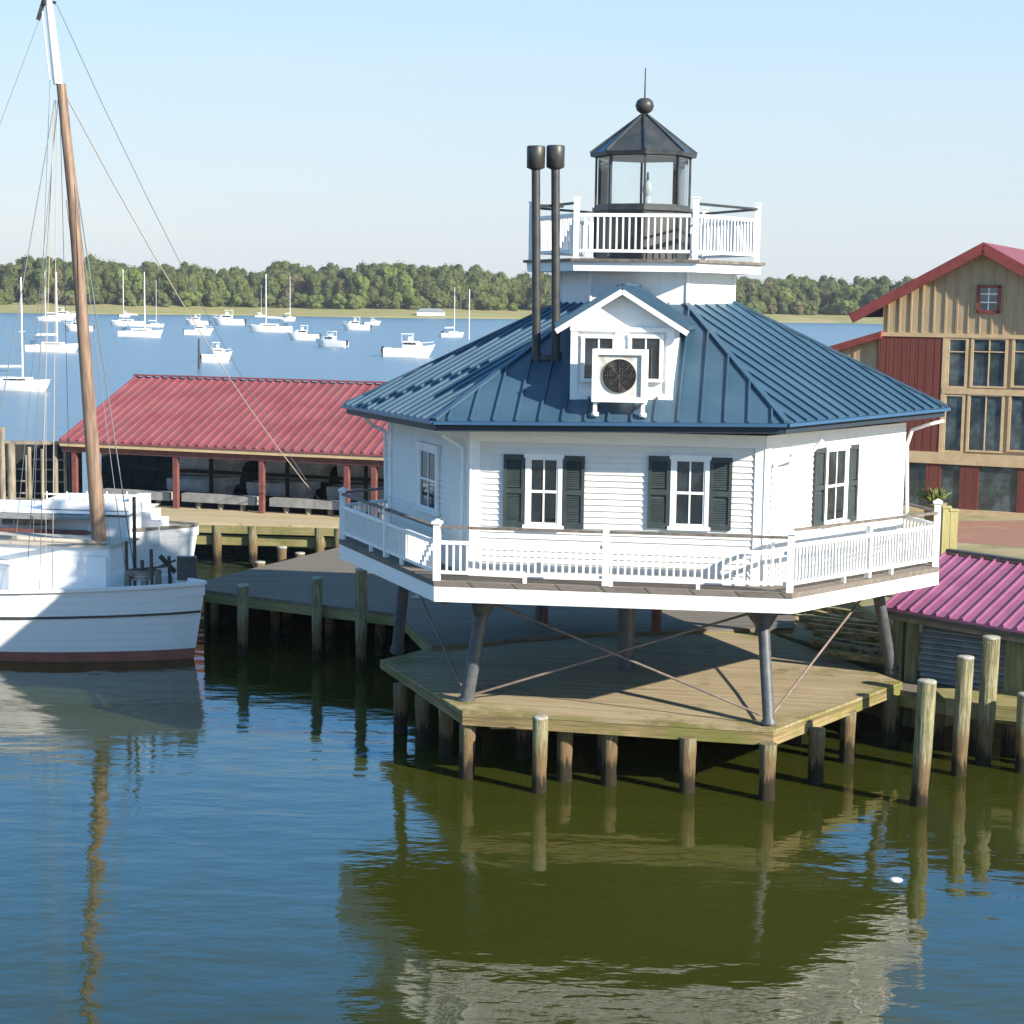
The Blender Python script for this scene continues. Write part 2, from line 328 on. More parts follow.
def window(f,u0,u1,z0,z1,shut=True,parent=lh,name='window',cols=2,tw=.08,sw=.41,sfirst=True):
    fr=MB()
    f.bx(fr,u0-tw,u0,z0,z1,.03,.085); f.bx(fr,u1,u1+tw,z0,z1,.03,.085); f.bx(fr,u0-tw-.03,u1+tw+.03,z1,z1+tw,.03,.10); f.bx(fr,u0-tw-.04,u1+tw+.04,z0-.07,z0,.03,.13)
    zm=(z0+z1)/2
    f.bx(fr,u0,u1,zm-.025,zm+.025,.04,.072)
    f.bx(fr,u0,u0+.035,z0,z1,.04,.068); f.bx(fr,u1-.035,u1,z0,z1,.04,.068); f.bx(fr,u0,u1,z0,z0+.05,.04,.07); f.bx(fr,u0,u1,z1-.04,z1,.04,.07)
    for c in range(1,cols):
        u=u0+(u1-u0)*c/cols; f.bx(fr,u-.015,u+.015,z0+.04,z1-.03,.04,.066)
    o=fr.build(name,'whitetrim',parent)
    g=MB(); f.bx(g,u0,u1,z0,z1,.031,.048); g.build('pane','glass',o)
    if shut:
        for a,b in((u0-tw-.015-sw,u0-tw-.015),(u1+tw+.015,u1+tw+.015+sw)):
            sh=MB(); zz0,zz1=z0-.05,z1+.05
            f.bx(sh,a,a+.06,zz0,zz1,.035,.085); f.bx(sh,b-.06,b,zz0,zz1,.035,.085)
            for q in(zz0,(zz0+zz1)/2-.05,zz1-.1): f.bx(sh,a+.06,b-.06,q,q+.1,.035,.083)
            q=zz0+.1
            while q<zz1-.12:
                if abs(q+.02-(zz0+zz1)/2)>.08:
                    sh.add([f.p(a+.06,q,.072),f.p(b-.06,q,.072),f.p(b-.06,q+.045,.045),f.p(a+.06,q+.045,.045)],[(0,1,2,3)])
                q+=.045
            f.bx(sh,a+.05,b-.05,zz0+.05,zz1-.05,.033,.044)
            sh.build('shutter','shutter',parent)
f=WF[1]
for (x0,x1,ya,yb) in((530,557.5,457.5,525.5),(675.5,704,459,527)):
    u0,z1=f.hit(x0,ya,.05); u1,z0=f.hit(x1,yb,.05); window(f,u0,u1,z0,z1)
f=WF[2]; u0,z1=f.hit(827.5,450,.05); u1,z0=f.hit(843.5,520,.05); window(f,u0,u1,z0,z1,sw=.40)
f=WF[0]; u0,z1=f.hit(421,448,.05); u1,z0=f.hit(436,512,.05); window(f,u0,u1,z0,z1,shut=False,tw=.14)
for k in(3,4): window(WF[k],2.3,3.2,4.7,6.1)
f=WF[5]; dmb=MB(); f.bx(dmb,2.2,3.2,WZ0+.05,6.1,.0,.07); dmb.build('door','shutter',lh)
# --- gallery deck
mb=MB(); GE=[v+Vector((0,0,.11))+ (v-C0-Vector((0,0,v.z))).normalized()*.02 for v in GT]
mb.slab([v+Vector((0,0,.0)) for v in GT],GE); mb.build('gallery_deck','deckgrey',lh)
mb=MB(); ins=lambda v,r:Vector((C0.x+(v.x-C0.x)*r,C0.y+(v.y-C0.y)*r,v.z))
for k in range(6):
    a,b,c,d=GB[k],GB[(k+1)%6],GT[(k+1)%6],GT[k]; q=.97
    mb.hexa([a,b,ins(b,q),ins(a,q)],[v-Vector((0,0,.004)) for v in(d,c,ins(c,q),ins(d,q))])
mb.build('fascia','whitetrim',lh)
mb=MB(); mb.slab([ins(v,.968)+Vector((0,0,.10)) for v in GB],[ins(v,.968)+Vector((0,0,.15)) for v in GB])
for k in range(6): mb.beam(ins(GB[k],.96)+Vector((0,0,.03)),ins(GB[(k+3)%6],.96)+Vector((0,0,.03)),.16,.2)
mb.build('underside_framing','iron',lh)
# --- gallery railing
def railing(A,B,h,hand,posts,parent,top=.72,bal=.13,bw=.036,first=True,ball=.10,pname='railing'):
    d=B-A; Ln=d.length; n=int(Ln/bal); Z=Vector((0,0,1)); mb=MB()
    mb.beam(A+Z*top,B+Z*top,.06,.07); mb.beam(A+Z*.16,B+Z*.16,.05,.06)
    for i in range(1,n):
        p=A+d*(i/n); mb.box(p+Z*(.16+(top-.16)/2),(bw,bw,top-.2),math.atan2(d.y,d.x))
    m=max(1,int(Ln/1.6))
    for i in range(1,m): p=A+d*(i/m); mb.box(p+Z*.07,(.07,.07,.14),math.atan2(d.y,d.x))
    mb.build(pname,'whitetrim',parent)
    if hand:
        mb=MB(); mb.beam(A+Z*(h-.07),B+Z*(h-.07),.10,.045); mb.build('handrail','rail',parent)
base=[]
for k in range(6):
    v=ins(GE[k],.985); base.append(v)
H_=[]
for k in range(6):
    h=PO[k].z-base[k].z if k<4 else 1.15
    H_.append(h)
for k in range(6):
    A,B=base[k],base[(k+1)%6]; hh=(H_[k]+H_[(k+1)%6])/2
    d=(B-A).normalized()
    railing(A+d*.06,B-d*.06,hh,True,0,lh,top=hh-.36)
    mb=MB(); mb.box(A+Vector((0,0,H_[k]/2)),(.13,.13,H_[k]),TH); mb.box(A+Vector((0,0,H_[k]+.02)),(.19,.19,.05),TH); mb.lathe(A+Vector((0,0,H_[k]+.045)),[(.08,0),(.05,.03),(.0,.05)],8)
    mb.build('rail_post','whitetrim',lh)
mid=(base[1]*(792-609)+base[2]*(609-437))/(792-437); mb=MB(); mb.box(mid+Vector((0,0,.54)),(.12,.12,1.06),TH); mb.build('rail_post','whitetrim',lh)
for k in(0,2,3,4,5):
    mid=(base[k]+base[(k+1)%6])/2; mb=MB(); mb.box(mid+Vector((0,0,.54)),(.10,.10,1.04),TH+R(60*(k-1))); mb.build('rail_post','whitetrim',lh)
# --- roof
mb=MB()
for k in range(6):
    a,b,c,d=E[k],E[(k+1)%6],T[(k+1)%6],T[k]; mb.add([a,b,c,d],[(0,1,2),(0,2,3)])
def roofface(mb,a,b,c,d,sp,w=.034,h=.045,lift=0):
    ex=(b-a).normalized(); nrm=(b-a).cross(d-a).normalized(); ey=nrm.cross(ex).normalized()
    if nrm.z<0: nrm=-nrm; ey=-ey
    Wd=(b-a).length; uL=(d-a).dot(ex); V=(d-a).dot(ey); uR=(c-a).dot(ex)
    u=sp*.5+ (Wd%sp)/2
    while u<Wd-.1:
        v=V
        if u<uL: v=V*u/uL
        if u>uR: v=V*(Wd-u)/(Wd-uR)
        if v>.2: mb.beam(a+ex*u+ey*.0+nrm*h/2,a+ex*u+ey*(v-.03)+nrm*h/2,w,h,up=nrm)
        u+=sp
for k in range(6):
    roofface(mb,E[k],E[(k+1)%6],T[(k+1)%6],T[k],.43 if k!=2 else .40)
    mb.beam(E[k]+Vector((0,0,.03)),T[k]+Vector((0,0,.03)),.12,.05)
mb.build('roof','roof',lh)
mb=MB()
for k in range(6):
    a,b=E[k],E[(k+1)%6]; o=Vector((0,0,-.035)); mb.beam(a+o,b+o,.13,.06)
mb.build('gutter','gutter',lh)
mb=MB()
for k in range(6):
    a,b=ins(E[k],.988),ins(E[(k+1)%6],.988); o=Vector((0,0,-.13)); mb.beam(a+o,b+o,.04,.13)
mb.build('eave_shade_strip','eave_shade',lh)  # recessed strip added, coloured as the shade under the eave
mb=MB(); mb.slab([ins(v,.984)+Vector((0,0,-.18)) for v in E],[ins(v,.984)+Vector((0,0,-.10)) for v in E]); mb.build('soffit','whitetrim',lh)
def pix(X,Y,dep): return atd(X,Y,dep)
# downspouts
def spout(pts):
    mb=MB(); mb.path(pts,.04,8); mb.build('downspout','whitetrim',lh)
f=WF[0]; 
q=WF[1].p(-.12,6.45,.12)
spout([WF[0].p(WF[0].W-.35,6.75,.5),WF[0].p(WF[0].W-.2,6.5,.12),WF[0].p(WF[0].W-.2,WZ0+.1,.12)])
spout([WF[2].p(.95,6.82,.7),WF[2].p(.85,6.6,.55),WF[2].p(.22,6.35,.12),WF[2].p(.2,WZ0+.1,.12)])
spout([atd(944,421,37.9),atd(930,424,37.9),atd(912,430,38.1),atd(907,445,38.1),atd(907,520,38.1)])
spout([atd(361,413,39.3),atd(372,425,39.3),atd(385,431,39.6),atd(386,500,39.6)])
# --- tower, upper gallery, lantern
TF=[Face(T[k],T[(k+1)%6]) for k in range(6)]
UG=[hexv(k,2.555,10.16) for k in range(6)]
def hz(X,Y,dep): return atd(X,Y,dep).z
mb=MB(); tz1=9.98
TB=[Vector((v.x,v.y,8.6)) for v in T]; TT=[Vector((v.x,v.y,tz1)) for v in T]
mb.slab(TB,TT)
mb.build('tower_wall','clap',lh)
mb=MB()
for k,v in enumerate(T):
    mb.tube(Vector((v.x,v.y,9.3)),Vector((v.x,v.y,tz1)),.035,n=6)
mb.build('corner_board','whitetrim',lh)
mb=MB(); mb.slab([hexv(k,2.5,9.98) for k in range(6)],[hexv(k,2.52,10.17) for k in range(6)]); mb.build('gallery_fascia','whitetrim',lh)
mb=MB(); mb.slab([hexv(k,2.6,10.172) for k in range(6)],[hexv(k,2.6,10.23) for k in range(6)]); mb.build('upper_gallery_deck','rail',lh)
for k in range(6):
    A=hexv(k,2.42,10.23);B=hexv((k+1)%6,2.42,10.23); d=(B-A).normalized()
    railing(A+d*.05,B-d*.05,1.2,False,0,lh,top=.88,bal=.125,bw=.034)
    mb=MB(); mb.box(A+Vector((0,0,.61)),(.11,.11,1.22),TH); mb.box(A+Vector((0,0,1.235)),(.14,.14,.03),TH); mb.build('rail_post','whitetrim',lh)
    if k!=1:
        mb=MB(); mb.path([A+Vector((0,0,1.12)),B+Vector((0,0,1.12))],.028); mb.build('handrail','dark',lh)
LX,LY=atd(643,200,38.2).x,38.35
def oct(k,r,z): a=R(22.5+45*k)+R(22.5)-R(2.); return Vector((LX+r*math.cos(a),LY+r*math.sin(a),z))
zs=hz(643,206,37.4); zt=hz(643,153,37.4); za=hz(643,113,38.35)
mb=MB(); mb.slab([oct(k,1.0,10.23) for k in range(8)],[oct(k,1.0,zs-.08) for k in range(8)]); mb.slab([oct(k,1.06,zs-.078) for k in range(8)],[oct(k,1.06,zs) for k in range(8)])
for k in range(8): mb.beam(oct(k,1.0,10.3),oct(k,1.0,zs-.08),.05,.05)
ln=mb.build('lantern_base','lantern',lh)
mb=MB()
for k in range(8):
    mb.beam(oct(k,.99,zs),oct(k,.99,zt),.05,.05,up=(oct(k,1,0)-Vector((LX,LY,0)))); a,b=oct(k,.985,0),oct((k+1)%8,.985,0)
    for z,h in((zs+.03,.05),(zt-.0,.04)): mb.beam(a+Vector((0,0,z)),b+Vector((0,0,z)),.05,h)
mb.build('lantern_frame','lantern',lh)
for k in range(8):
    mb=MB(); a,b=oct(k,.95,0),oct((k+1)%8,.95,0); Z=Vector((0,0,1)); mb.add([a+Z*(zs+.05),b+Z*(zs+.05),b+Z*(zt-.06),a+Z*(zt-.06)],[(0,1,2,3)]); mb.build('lantern_pane','clear',lh)
mb=MB(); mb.slab([oct(k,1.11,zt-.02) for k in range(8)],[oct(k,1.13,zt+.05) for k in range(8)])
ap=Vector((LX,LY,za))
for k in range(8):
    mb.add([oct(k,1.13,zt+.052),oct((k+1)%8,1.13,zt+.052),ap],[(0,1,2)]); mb.beam(oct(k,1.13,zt+.07),ap+Vector((0,0,.015)),.05,.04)
mb.build('lantern_roof','lantern',lh)
mb=MB(); mb.slab([oct(k,.95,zt-.055) for k in range(8)],[oct(k,.95,zt-.03) for k in range(8)]); mb.build('added_lantern_lining','white',lh)  # white lining added in place of sky reflected in the panes
mb=MB(); c=Vector((LX,LY,za-.02+.17)); mb.lathe(c,[(.06,-.3),(.06,-.155),(.10,-.15),(.165,-.10),(.20,0),(.165,.10),(.10,.15),(0,.165)],20); mb.build('ball_finial','dark',lh)
mb=MB(); mb.tube(c+Vector((0,0,.15)),c+Vector((0,0,.78)),.018,.012,6); mb.build('lightning_rod','dark',lh)
mb=MB(); q=Vector((LX+.1,LY,0)); mb.lathe(q,[(.0,zs-.05),(.09,zs-.05),(.09,zs+.2),(.06,zs+.22),(.09,zs+.28),(.11,zs+.4),(.09,zs+.52),(.03,zs+.58),(.02,zs+.75),(0,zs+.76)],14); mb.build('lens_lamp',surf('lens_glass',(.30,.36,.37),rough=.15),lh)
# --- dormer
ex=(E[2]-E[1]).normalized(); nr=(E[2]-E[1]).cross(T[1]-E[1]).normalized()
def onroof(X,Y,face=1):
    a,b,d=E[face],E[face+1],T[face]; n=(b-a).cross(d-a).normalized(); r=ray(X,Y); return CAM+r*((a-CAM).dot(n)/r.dot(n))
pb=onroof(622,398); pw=Vector((pb.x,pb.y,0)); exh=Vector((ex.x,ex.y,0)).normalized()
DF=Face(pw-exh*2,pw+exh*2); bk=-DF.n
uL,zb=DF.hit(571,396); uR_,_=DF.hit(672,396); _,ze=DF.hit(622,322); uA,zA=DF.hit(622,291.5,.0); _,zbd=DF.hit(622,330)
uA=(uL+uR_)/2
zb-=.25
dw=MB(); D=4.2
dw.add([DF.p(uL,zb),DF.p(uR_,zb),DF.p(uR_,ze),DF.p(uA,zA),DF.p(uL,ze),DF.p(uL,zb,-D),DF.p(uR_,zb,-D),DF.p(uR_,ze,-D),DF.p(uA,zA,-D),DF.p(uL,ze,-D)],[(0,1,2,3,4),(1,6,7,2),(5,0,4,9)])
DF.bx(dw,uL-.03,uR_+.03,zbd-.03,zbd+.05,.0,.06); DF.bx(dw,uL-.02,uL+.12,zb,ze-.02,.0,.045); DF.bx(dw,uR_-.12,uR_+.02,zb,ze-.02,.0,.045); DF.bx(dw,uA-.13,uA+.13,zb,zbd-.03,.0,.04); DF.bx(dw,uL,uR_,zb+.1,zb+.32,.0,.038)
dorm=dw.build('dormer','whitetrim',lh)
# dormer roof, thick slabs with overhang
mb=MB(); ov=.30; fo=.26; sl=(zA-ze)/(uA-uL)
for sgn,ue in((-1,uL-ov),(1,uR_+ov)):
    zeo=ze-ov*sl+.04; zr=zA+.06
    P=[DF.p(uA,zr,fo),DF.p(ue,zeo,fo),DF.p(ue,zeo,-2.6),DF.p(uA,zr,-4.0)]
    if sgn>0: P=[P[1],P[0],P[3],P[2]]
    mb.slab([p+Vector((0,0,0)) for p in P],[p+Vector((0,0,.09)) for p in P])
    s=0
    nseam=9
    for i in range(nseam):
        o=fo-.05-i*.36
        pe=DF.p(ue,zeo+.07,o); pr=DF.p(uA,zr+.07,o)
        mb.beam(pe,pr,.035,.08)
mb.beam(DF.p(uA,zr+.07,fo),DF.p(uA,zr+.07,-3.9),.14,.05)
mb.build('dormer_roof','roof',dorm)
mb=MB()
for ue in(uL-ov+.02,uR_+ov-.02):
    mb.beam(DF.p(ue,zeo-.055,fo-.03),DF.p(uA,zr-.055,fo-.03),.05,.10)
mb.build('bargeboard','whitetrim',dorm)
for (x0,x1) in((585,612),(632,659)):
    a,z1=DF.hit(x0,338,.05); b,z0=DF.hit(x1,379,.05); 
    sw=MB(); DF.bx(sw,a,b,z0,z1,.02,.032); sw.cur=1
    DF.bx(sw,a-.07,a,z0,z1,.02,.075);DF.bx(sw,b,b+.07,z0,z1,.02,.075);DF.bx(sw,a-.08,b+.08,z1,z1+.07,.02,.08);DF.bx(sw,a-.08,b+.08,z0-.06,z0,.02,.10); m_=(a+b)/2; DF.bx(sw,m_-.015,m_+.015,z0,z1,.03,.055)
    sw.build('dormer_window',['glass','whitetrim'],dorm)
# --- air conditioner
a,z1=DF.hit(592.5,349,.75); b,z0=DF.hit(646,403,.75)
ac=thing('air_conditioner','white box-shaped air conditioner with round dark fan in front of the dormer windows','air conditioner',DF.p((a+b)/2,z0,.5))
mb=MB(); DF.bx(mb,a,b,z0,z0+.10,.35,.75);DF.bx(mb,a,b,z1-.10,z1,.35,.75);DF.bx(mb,a,a+.10,z0+.1,z1-.1,.35,.75);DF.bx(mb,b-.10,b,z0+.1,z1-.1,.35,.75);DF.bx(mb,a+.05,b-.05,z0+.05,z1-.05,.35,.4); mb.build('casing','whitetrim',ac)
mb=MB(); DF.bx(mb,a+.1,b-.1,z0+.1,z1-.1,.55,.70); mb.build('front_panel','acpanel',ac)
um,zm=(a+b)/2,(z0+z1)/2; n_=36
def ring(mb,r0,r1,o0,o1):
    for i in range(n_):
        t0,t1=2*math.pi*i/n_,2*math.pi*(i+1)/n_
        P=[DF.p(um+r*math.cos(t),zm+r*math.sin(t),o) for o in(o0,o1) for t in(t0,t1) for r in(r0,r1)]
        mb.add(P,[(4,6,7,5),(1,5,7,3),(0,2,6,4)])
mb=MB()
mb.add([DF.p(um,zm,.705)]+[DF.p(um+.30*math.cos(2*math.pi*i/n_),zm+.30*math.sin(2*math.pi*i/n_),.705) for i in range(n_)],[(0,1+i,1+(i+1)%n_) for i in range(n_)])
for r in(.06,.10,.14,.18,.22,.26,.30): ring(mb,r,r+.012,.70,.735)
for i in range(8): t=math.pi*2*i/8; mb.beam(DF.p(um,zm,.74),DF.p(um+.3*math.cos(t),zm+.3*math.sin(t),.74),.012,.012)
mb.build('fan_grille','fan',ac)
mb=MB()
for u in(a+.06,b-.06):
    pr=onroof(592,410); DF.bx(mb,u-.035,u+.035,z0-.20,z0,.62,.69); mb.beam(DF.p(u,z0-.03,.7),DF.p(u,z0-.03,-.1),.06,.05); mb.lathe(DF.p(u,z0-.24,.655),[(0,-.03),(.07,-.03),(.07,.04),(0,.05)],8)
mb.build('bracket','whitetrim',ac)
# --- stove pipes
for (x,yb,yt,cw) in((536.7,359,146,536),(556.3,358,145.5,555)):
    p=onroof(x,yb); dep=p.y; top=atd(x-.7,yt+6,dep); zt_=atd(x,yt,dep).z; rr=.085
    mb=MB(); p0=Vector((p.x,p.y,p.z-.4)); mb.tube(p0,Vector((top.x,p.y,zt_-.3)),rr,rr,14); mb.tube((p.x,p.y,p.z-.2),(p.x,p.y,p.z+.12),.12,.10,14)
    st=mb.build('stove_pipe','dark',lh)
    c=Vector((top.x,p.y,0)); mb=MB(); z=zt_
    mb.lathe(c,[(.085,z-.46),(.175,z-.42),(.18,z-.02),(.165,z),(.15,z),(.14,z-.1),(0,z-.1)],20); mb.build('chimney_cap','dark',st)
pa,pc=onroof(537,359),onroof(556,358); mb=MB()
for z in(hz(545,206,pa.y),): mb.beam(Vector((pa.x-.15,pa.y,z)),Vector((pc.x+.1,pc.y,z)),.05,.06)
mb.beam(pa+Vector((0,0,.02)),pc+Vector((0,0,.02)),.16,.1); mb.build('pipe_strap','dark',lh)
# --- legs and braces
LB={0:(397,651),1:(466,703),2:(769,725),3:(892,672)}; LT={0:(406,596),1:(485,604),2:(762,613),3:(874,597)}
lb=[];lt=[]
for k in range(6):
    if k<4:
        b=atz(*LB[k],1.33); t=atd(*LT[k],hexv(k,4.75).y); 
    else: b=hexv(k,5.5,1.33); t=hexv(k,4.9,3.6)
    t.z=3.62; lb.append(b); lt.append(t)
    d=(t-b).normalized(); mb=MB(); lr_=(.13,.14,.115,.125,.14,.14)[k]; mb.tube(b-Vector((0,0,.02)),t,lr_,lr_,18); mb.tube(b+d*.0,b+d*.10,lr_+.035,lr_+.03,18); leg=mb.build('leg','iron',lh)
    mb=MB(); q=b+d*((3.12-b.z)/d.z); mb.tube(q,t+Vector((0,0,.03)),lr_+.01,.5 if k in(2,5) else .34,18); mb.build('leg_bracket','iron',leg)
cc=MB(); cb=Vector((atd(626,640,CY).x,CY,0)); cc.tube((cb.x,cb.y,1.3),(cb.x,cb.y,3.65),.19,n=18); cc.tube((cb.x,cb.y,3.2),(cb.x,cb.y,3.65),.19,.5,n=18); cc.build('leg','iron',lh)
for k in range(6):
    j=(k+1)%6
    for a,b in {0:((lb[1],lt[0]),),1:((lb[1],lt[2]),(lb[2],lt[1])),2:((lb[2],lt[3]),)}.get(k,()):
        d=(b-a).normalized(); mb=MB(); off=(Vector((a.x-CX,a.y-CY,0)).normalized())*.0
        mb.tube(a+d*.2+Vector((0,0,.12)),b-d*.25-Vector((0,0,.15)),.025,n=8); mb.build('brace_rod','rust',lh)
# ================================================================= PLATFORM
pf=thing('timber_platform','weathered six-sided timber platform on round piles under the white lighthouse','platform',(CX,CY,0))
mb=MB(); mb.slab([v-Vector((0,0,.06)) for v in [ins(p,.999) for p in PL]],PL); mb.build('deck','platform',pf)
mb=MB()
for k in range(6):
    a,b=PL[k],PL[(k+1)%6]; dz=Vector((0,0,.07)); q=.965
    mb.hexa([PB[k],PB[(k+1)%6],ins(PB[(k+1)%6],q),ins(PB[k],q)],[v for v in(a-dz,b-dz,ins(b,q)-dz,ins(a,q)-dz)])
o=mb.build('edge_beam','beam',pf)
mb=MB()
for i in range(-3,4): mb.beam(C0+Vector((-4.3+abs(i)*.4,i*1.45,1.12)),C0+Vector((4.3-abs(i)*.4,i*1.45,1.12)),.15,.22)
mb.build('joist','beam',pf)
def pile(mb,x,y,z0,z1,r,seed=0,lean=(0,0),cap=False):
    rnd=random.Random(seed); n=16; rings=max(4,int((z1-z0)/.25)); vs=[]
    ph=[rnd.uniform(0,6.3) for _ in range(4)]
    for j in range(rings+1):
        z=z0+(z1-z0)*j/rings
        # tidal wear narrows the pile round the waterline
        wear=1-.10*math.exp(-((z-.35)/.35)**2)
        for i in range(n):
            a=2*math.pi*i/n; rr=r*wear*(1+.035*math.sin(3*a+ph[0]+z)+.025*math.sin(5*a+ph[1]-2*z)+rnd.uniform(-.02,.02))
            vs.append((x+lean[0]*z+rr*math.cos(a),y+lean[1]*z+rr*math.sin(a),z))
    mb.smooth=True; mb.add(vs,[(j*n+i,j*n+(i+1)%n,(j+1)*n+(i+1)%n,(j+1)*n+i) for j in range(rings) for i in range(n)]); mb.smooth=False
    mb.add(vs[-n:],[tuple(range(n))])
for i,(X,Y) in enumerate([(463,779),(562,782),(608,786),(688,794),(769.5,801),(820,784),(852,763),(893,745),(441,756),(417,746),(395,733)]):
    p=atz(X,Y,0); k=C0.xy-p.xy; p=p+Vector((k.x,k.y,0)).normalized()*.12; mb=MB(); pile(mb,p.x,p.y,-1.2,1.09,.165,i); mb.build('pile','pile',pf)
for i in range(26):
    a=random.uniform(0,6.3); r=random.choice((1.4,2.4,3.6)); x=CX+r*math.cos(a); y=CY+r*math.sin(a); mb=MB(); pile(mb,x,y,-1.2,1.09,.16,50+i); mb.build('pile','pile',pf)
# ================================================================= FREE PILES
def mooring(X,Yb,Yt,label,r=.16,z=0,group='wooden mooring piles standing in the water',mat='pilegreen',seed=0,lean=(0,0)):
    p=atz(X,Yb,z); zt=atd(X,Yt,p.y).z; o=thing('mooring_pile',label,'pile',(p.x,p.y,0),group)
    mb=MB(); pile(mb,p.x,p.y,-1.2,zt,r,seed,lean); mb.build('shaft',mat,o)
    mb=MB(); q=Vector((p.x+lean[0]*zt,p.y+lean[1]*zt,zt)); mb.lathe(q,[(r*1.01,-.03),(r*1.03,-.02),(r*1.02,.01),(r*.9,.02),(0,.03)],16); mb.build('pile_cap','pilecap',o)
mooring(539,792,717,'pale green pile standing just clear of the platform\'s front beam',r=.15,seed=1)
mooring(919,805,681,'tall pale green pile in the water nearest the platform\'s right corner',r=.175,seed=2,lean=(.022,0))
mooring(958,775,657,'middle one of the three tall piles in the water before the magenta-roofed shed',r=.165,seed=3,lean=(.02,0))
mooring(983,764,637,'rearmost and rightmost of the three tall piles before the magenta-roofed shed',r=.175,seed=4,lean=(.02,0))
mooring(1022,772,694,'short shaded pile at the right edge of the photo under the shed dock',r=.16,seed=5)
mooring(243,655,585,'green pile in front of the grey dock nearest the bow of the white workboat',r=.15,seed=6,mat='pilegreen')
mooring(317,660,578,'green pile midway along the front of the grey dock',r=.14,seed=7)
mooring(361,670,569,'tall green pile before the grey dock, just left of the lighthouse gallery',r=.15,seed=8)
# ================================================================= LEFT GREY DOCK
gd=thing('grey_dock','low grey plank dock with green edge beams running from the boats to the lighthouse','dock',(-4,45,0))
zd=1.42
P=[atz(205,590,zd),atz(250,596,zd),atz(400,614,zd),Vector((-1.8,40.5,zd)),Vector((2,42.5,zd)),Vector((7,43.5,zd)),Vector((8,49,zd)),Vector((2,56,zd)),atz(340,547,zd),atz(205,580,zd)]
mb=MB(); mb.prism([(p.x,p.y) for p in P],zd-.07,zd); mb.build('deck','dockgrey',gd)
mb=MB(); n=len(P)
for i in range(n):
    a,b=P[i],P[(i+1)%n]; c=Vector((sum(p.x for p in P)/n,sum(p.y for p in P)/n,zd)); d=(b-a).normalized(); nn=Vector((d.y,-d.x,0))
    mb.beam(a-Vector((0,0,.20))-nn*.06,b-Vector((0,0,.20))-nn*.06,.12,.25)
mb.build('edge_beam','beamfar',gd)
for i,(X,Y) in enumerate([(275,640),(214,640),(380,655),(330,648)]):
    p=atz(X,Y,0); mb=MB(); pile(mb,p.x,p.y,-1.2,zd-.08,.14,30+i); mb.build('pile','pile',gd)
for X,Y,Yt,lb_ in((282,577,459,'short capped pile rising through the back edge of the grey dock'),):
    mooring(282,572,547,'short capped pile rising behind the back edge of the grey dock',r=.17,seed=12)
mooring(300,575,553,'stubby pale-topped pile behind the grey dock, right of another stub',r=.17,seed=13)
mooring(260,590,562,'stubby pale-topped pile behind the grey dock, nearest the white boats',r=.17,seed=14)
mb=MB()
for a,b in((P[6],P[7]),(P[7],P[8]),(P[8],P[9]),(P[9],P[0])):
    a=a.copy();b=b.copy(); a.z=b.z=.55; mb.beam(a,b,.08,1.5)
mb.build('underdock_shade_boards','darkwood',gd)  # dark boards added to block bright reflections under the dock
for i in range(9):
    p=P[0].lerp(P[7],.2+i*.08)+Vector((0,random.uniform(-1,1),0)); mb=MB(); pile(mb,p.x,p.y,-1.2,zd-.08,.14,130+i); mb.build('pile','pile',gd)
# big dark pile pair beside leg at left
mooring(419,650,597,'stout dark pile between the grey dock and the platform, behind the left iron leg',r=.26,seed=15,mat='pile')
# ================================================================= FAR SANDY PIER + RED SHED
zp=1.5
a1=atz(0,515,zp); 
pier=thing('sandy_pier','long sand-coloured plank pier in front of the red-roofed shed','pier',(-10,64,0))
SA=Vector((-16.8,67.2,0)); sd=Vector((.95,-.312,0)).normalized(); sb=Vector((.312,.95,0)).normalized()
back=[SA-sd*5+sb*.6,SA+sd*21+sb*.6]
Pp=[Vector((-24,62.6,0)),Vector((-11.5,61.8,0)),Vector((2,60.6,0)),back[1],back[0]]
mb=MB(); mb.prism([(p.x,p.y) for p in Pp],zp-.08,zp); mb.build('deck','pier',pier)
mb=MB(); mb.beam((-24,62.66,zp-.22),(-11.5,61.86,zp-.22),.14,.28); mb.beam((-11.5,61.86,zp-.22),(2,60.66,zp-.22),.14,.28)
mb.beam((-24,62.9,zp-.62),(2,61.0,zp-.62),.12,.34); mb.build('edge_beam','beamfar',pier)
for i,X in enumerate((207,245,315,335,160,120,80,40,5)):
    p=atz(X,574,0); x=p.x; y=62.0-(x+11.5)*.085-.12; mb=MB(); pile(mb,x,y,-1.2,zp-.09,.17,70+i); mb.build('pile','pile',pier)
sh=thing('boat_shed','long open-sided boat shed with a ribbed red metal roof beyond the pier','shed',(SA.x+6,SA.y,zp))
L_=20; D_=5.4; ze_,zr_=3.85,6.05
def sp(u,v,z): q=SA+sd*u+sb*v; return Vector((q.x,q.y,z))
mb=MB()
for s in(0,1):
    v0,v1=(-.3,D_) if s==0 else (2*D_+.3,D_)
    P=[sp(-.2,v0,ze_),sp(L_,v0,ze_),sp(L_,v1,zr_),sp(-.2,v1,zr_)]
    if s: P=P[::-1]
    mb.slab([p-Vector((0,0,.05)) for p in P],P)
u=-.15
while u<L_:
    mb.beam(sp(u,-.3,ze_+.03),sp(u,D_,zr_+.03),.09,.075); u+=.385
mb.beam(sp(-.25,D_,zr_+.07),sp(L_,D_,zr_+.07),.3,.06)
mb.build('roof','redmetal',sh)
mb=MB(); mb.beam(sp(-.2,-.2,ze_-.13),sp(L_,-.2,ze_-.13),.12,.14); mb.build('fascia_board','tantrim',sh)
mb=MB(); mb.beam(sp(-.2,-.05,ze_-.32),sp(L_,-.05,ze_-.32),.14,.2); mb.build('header_beam','redpost',sh)
f=Face(SA,SA+sd*L_)
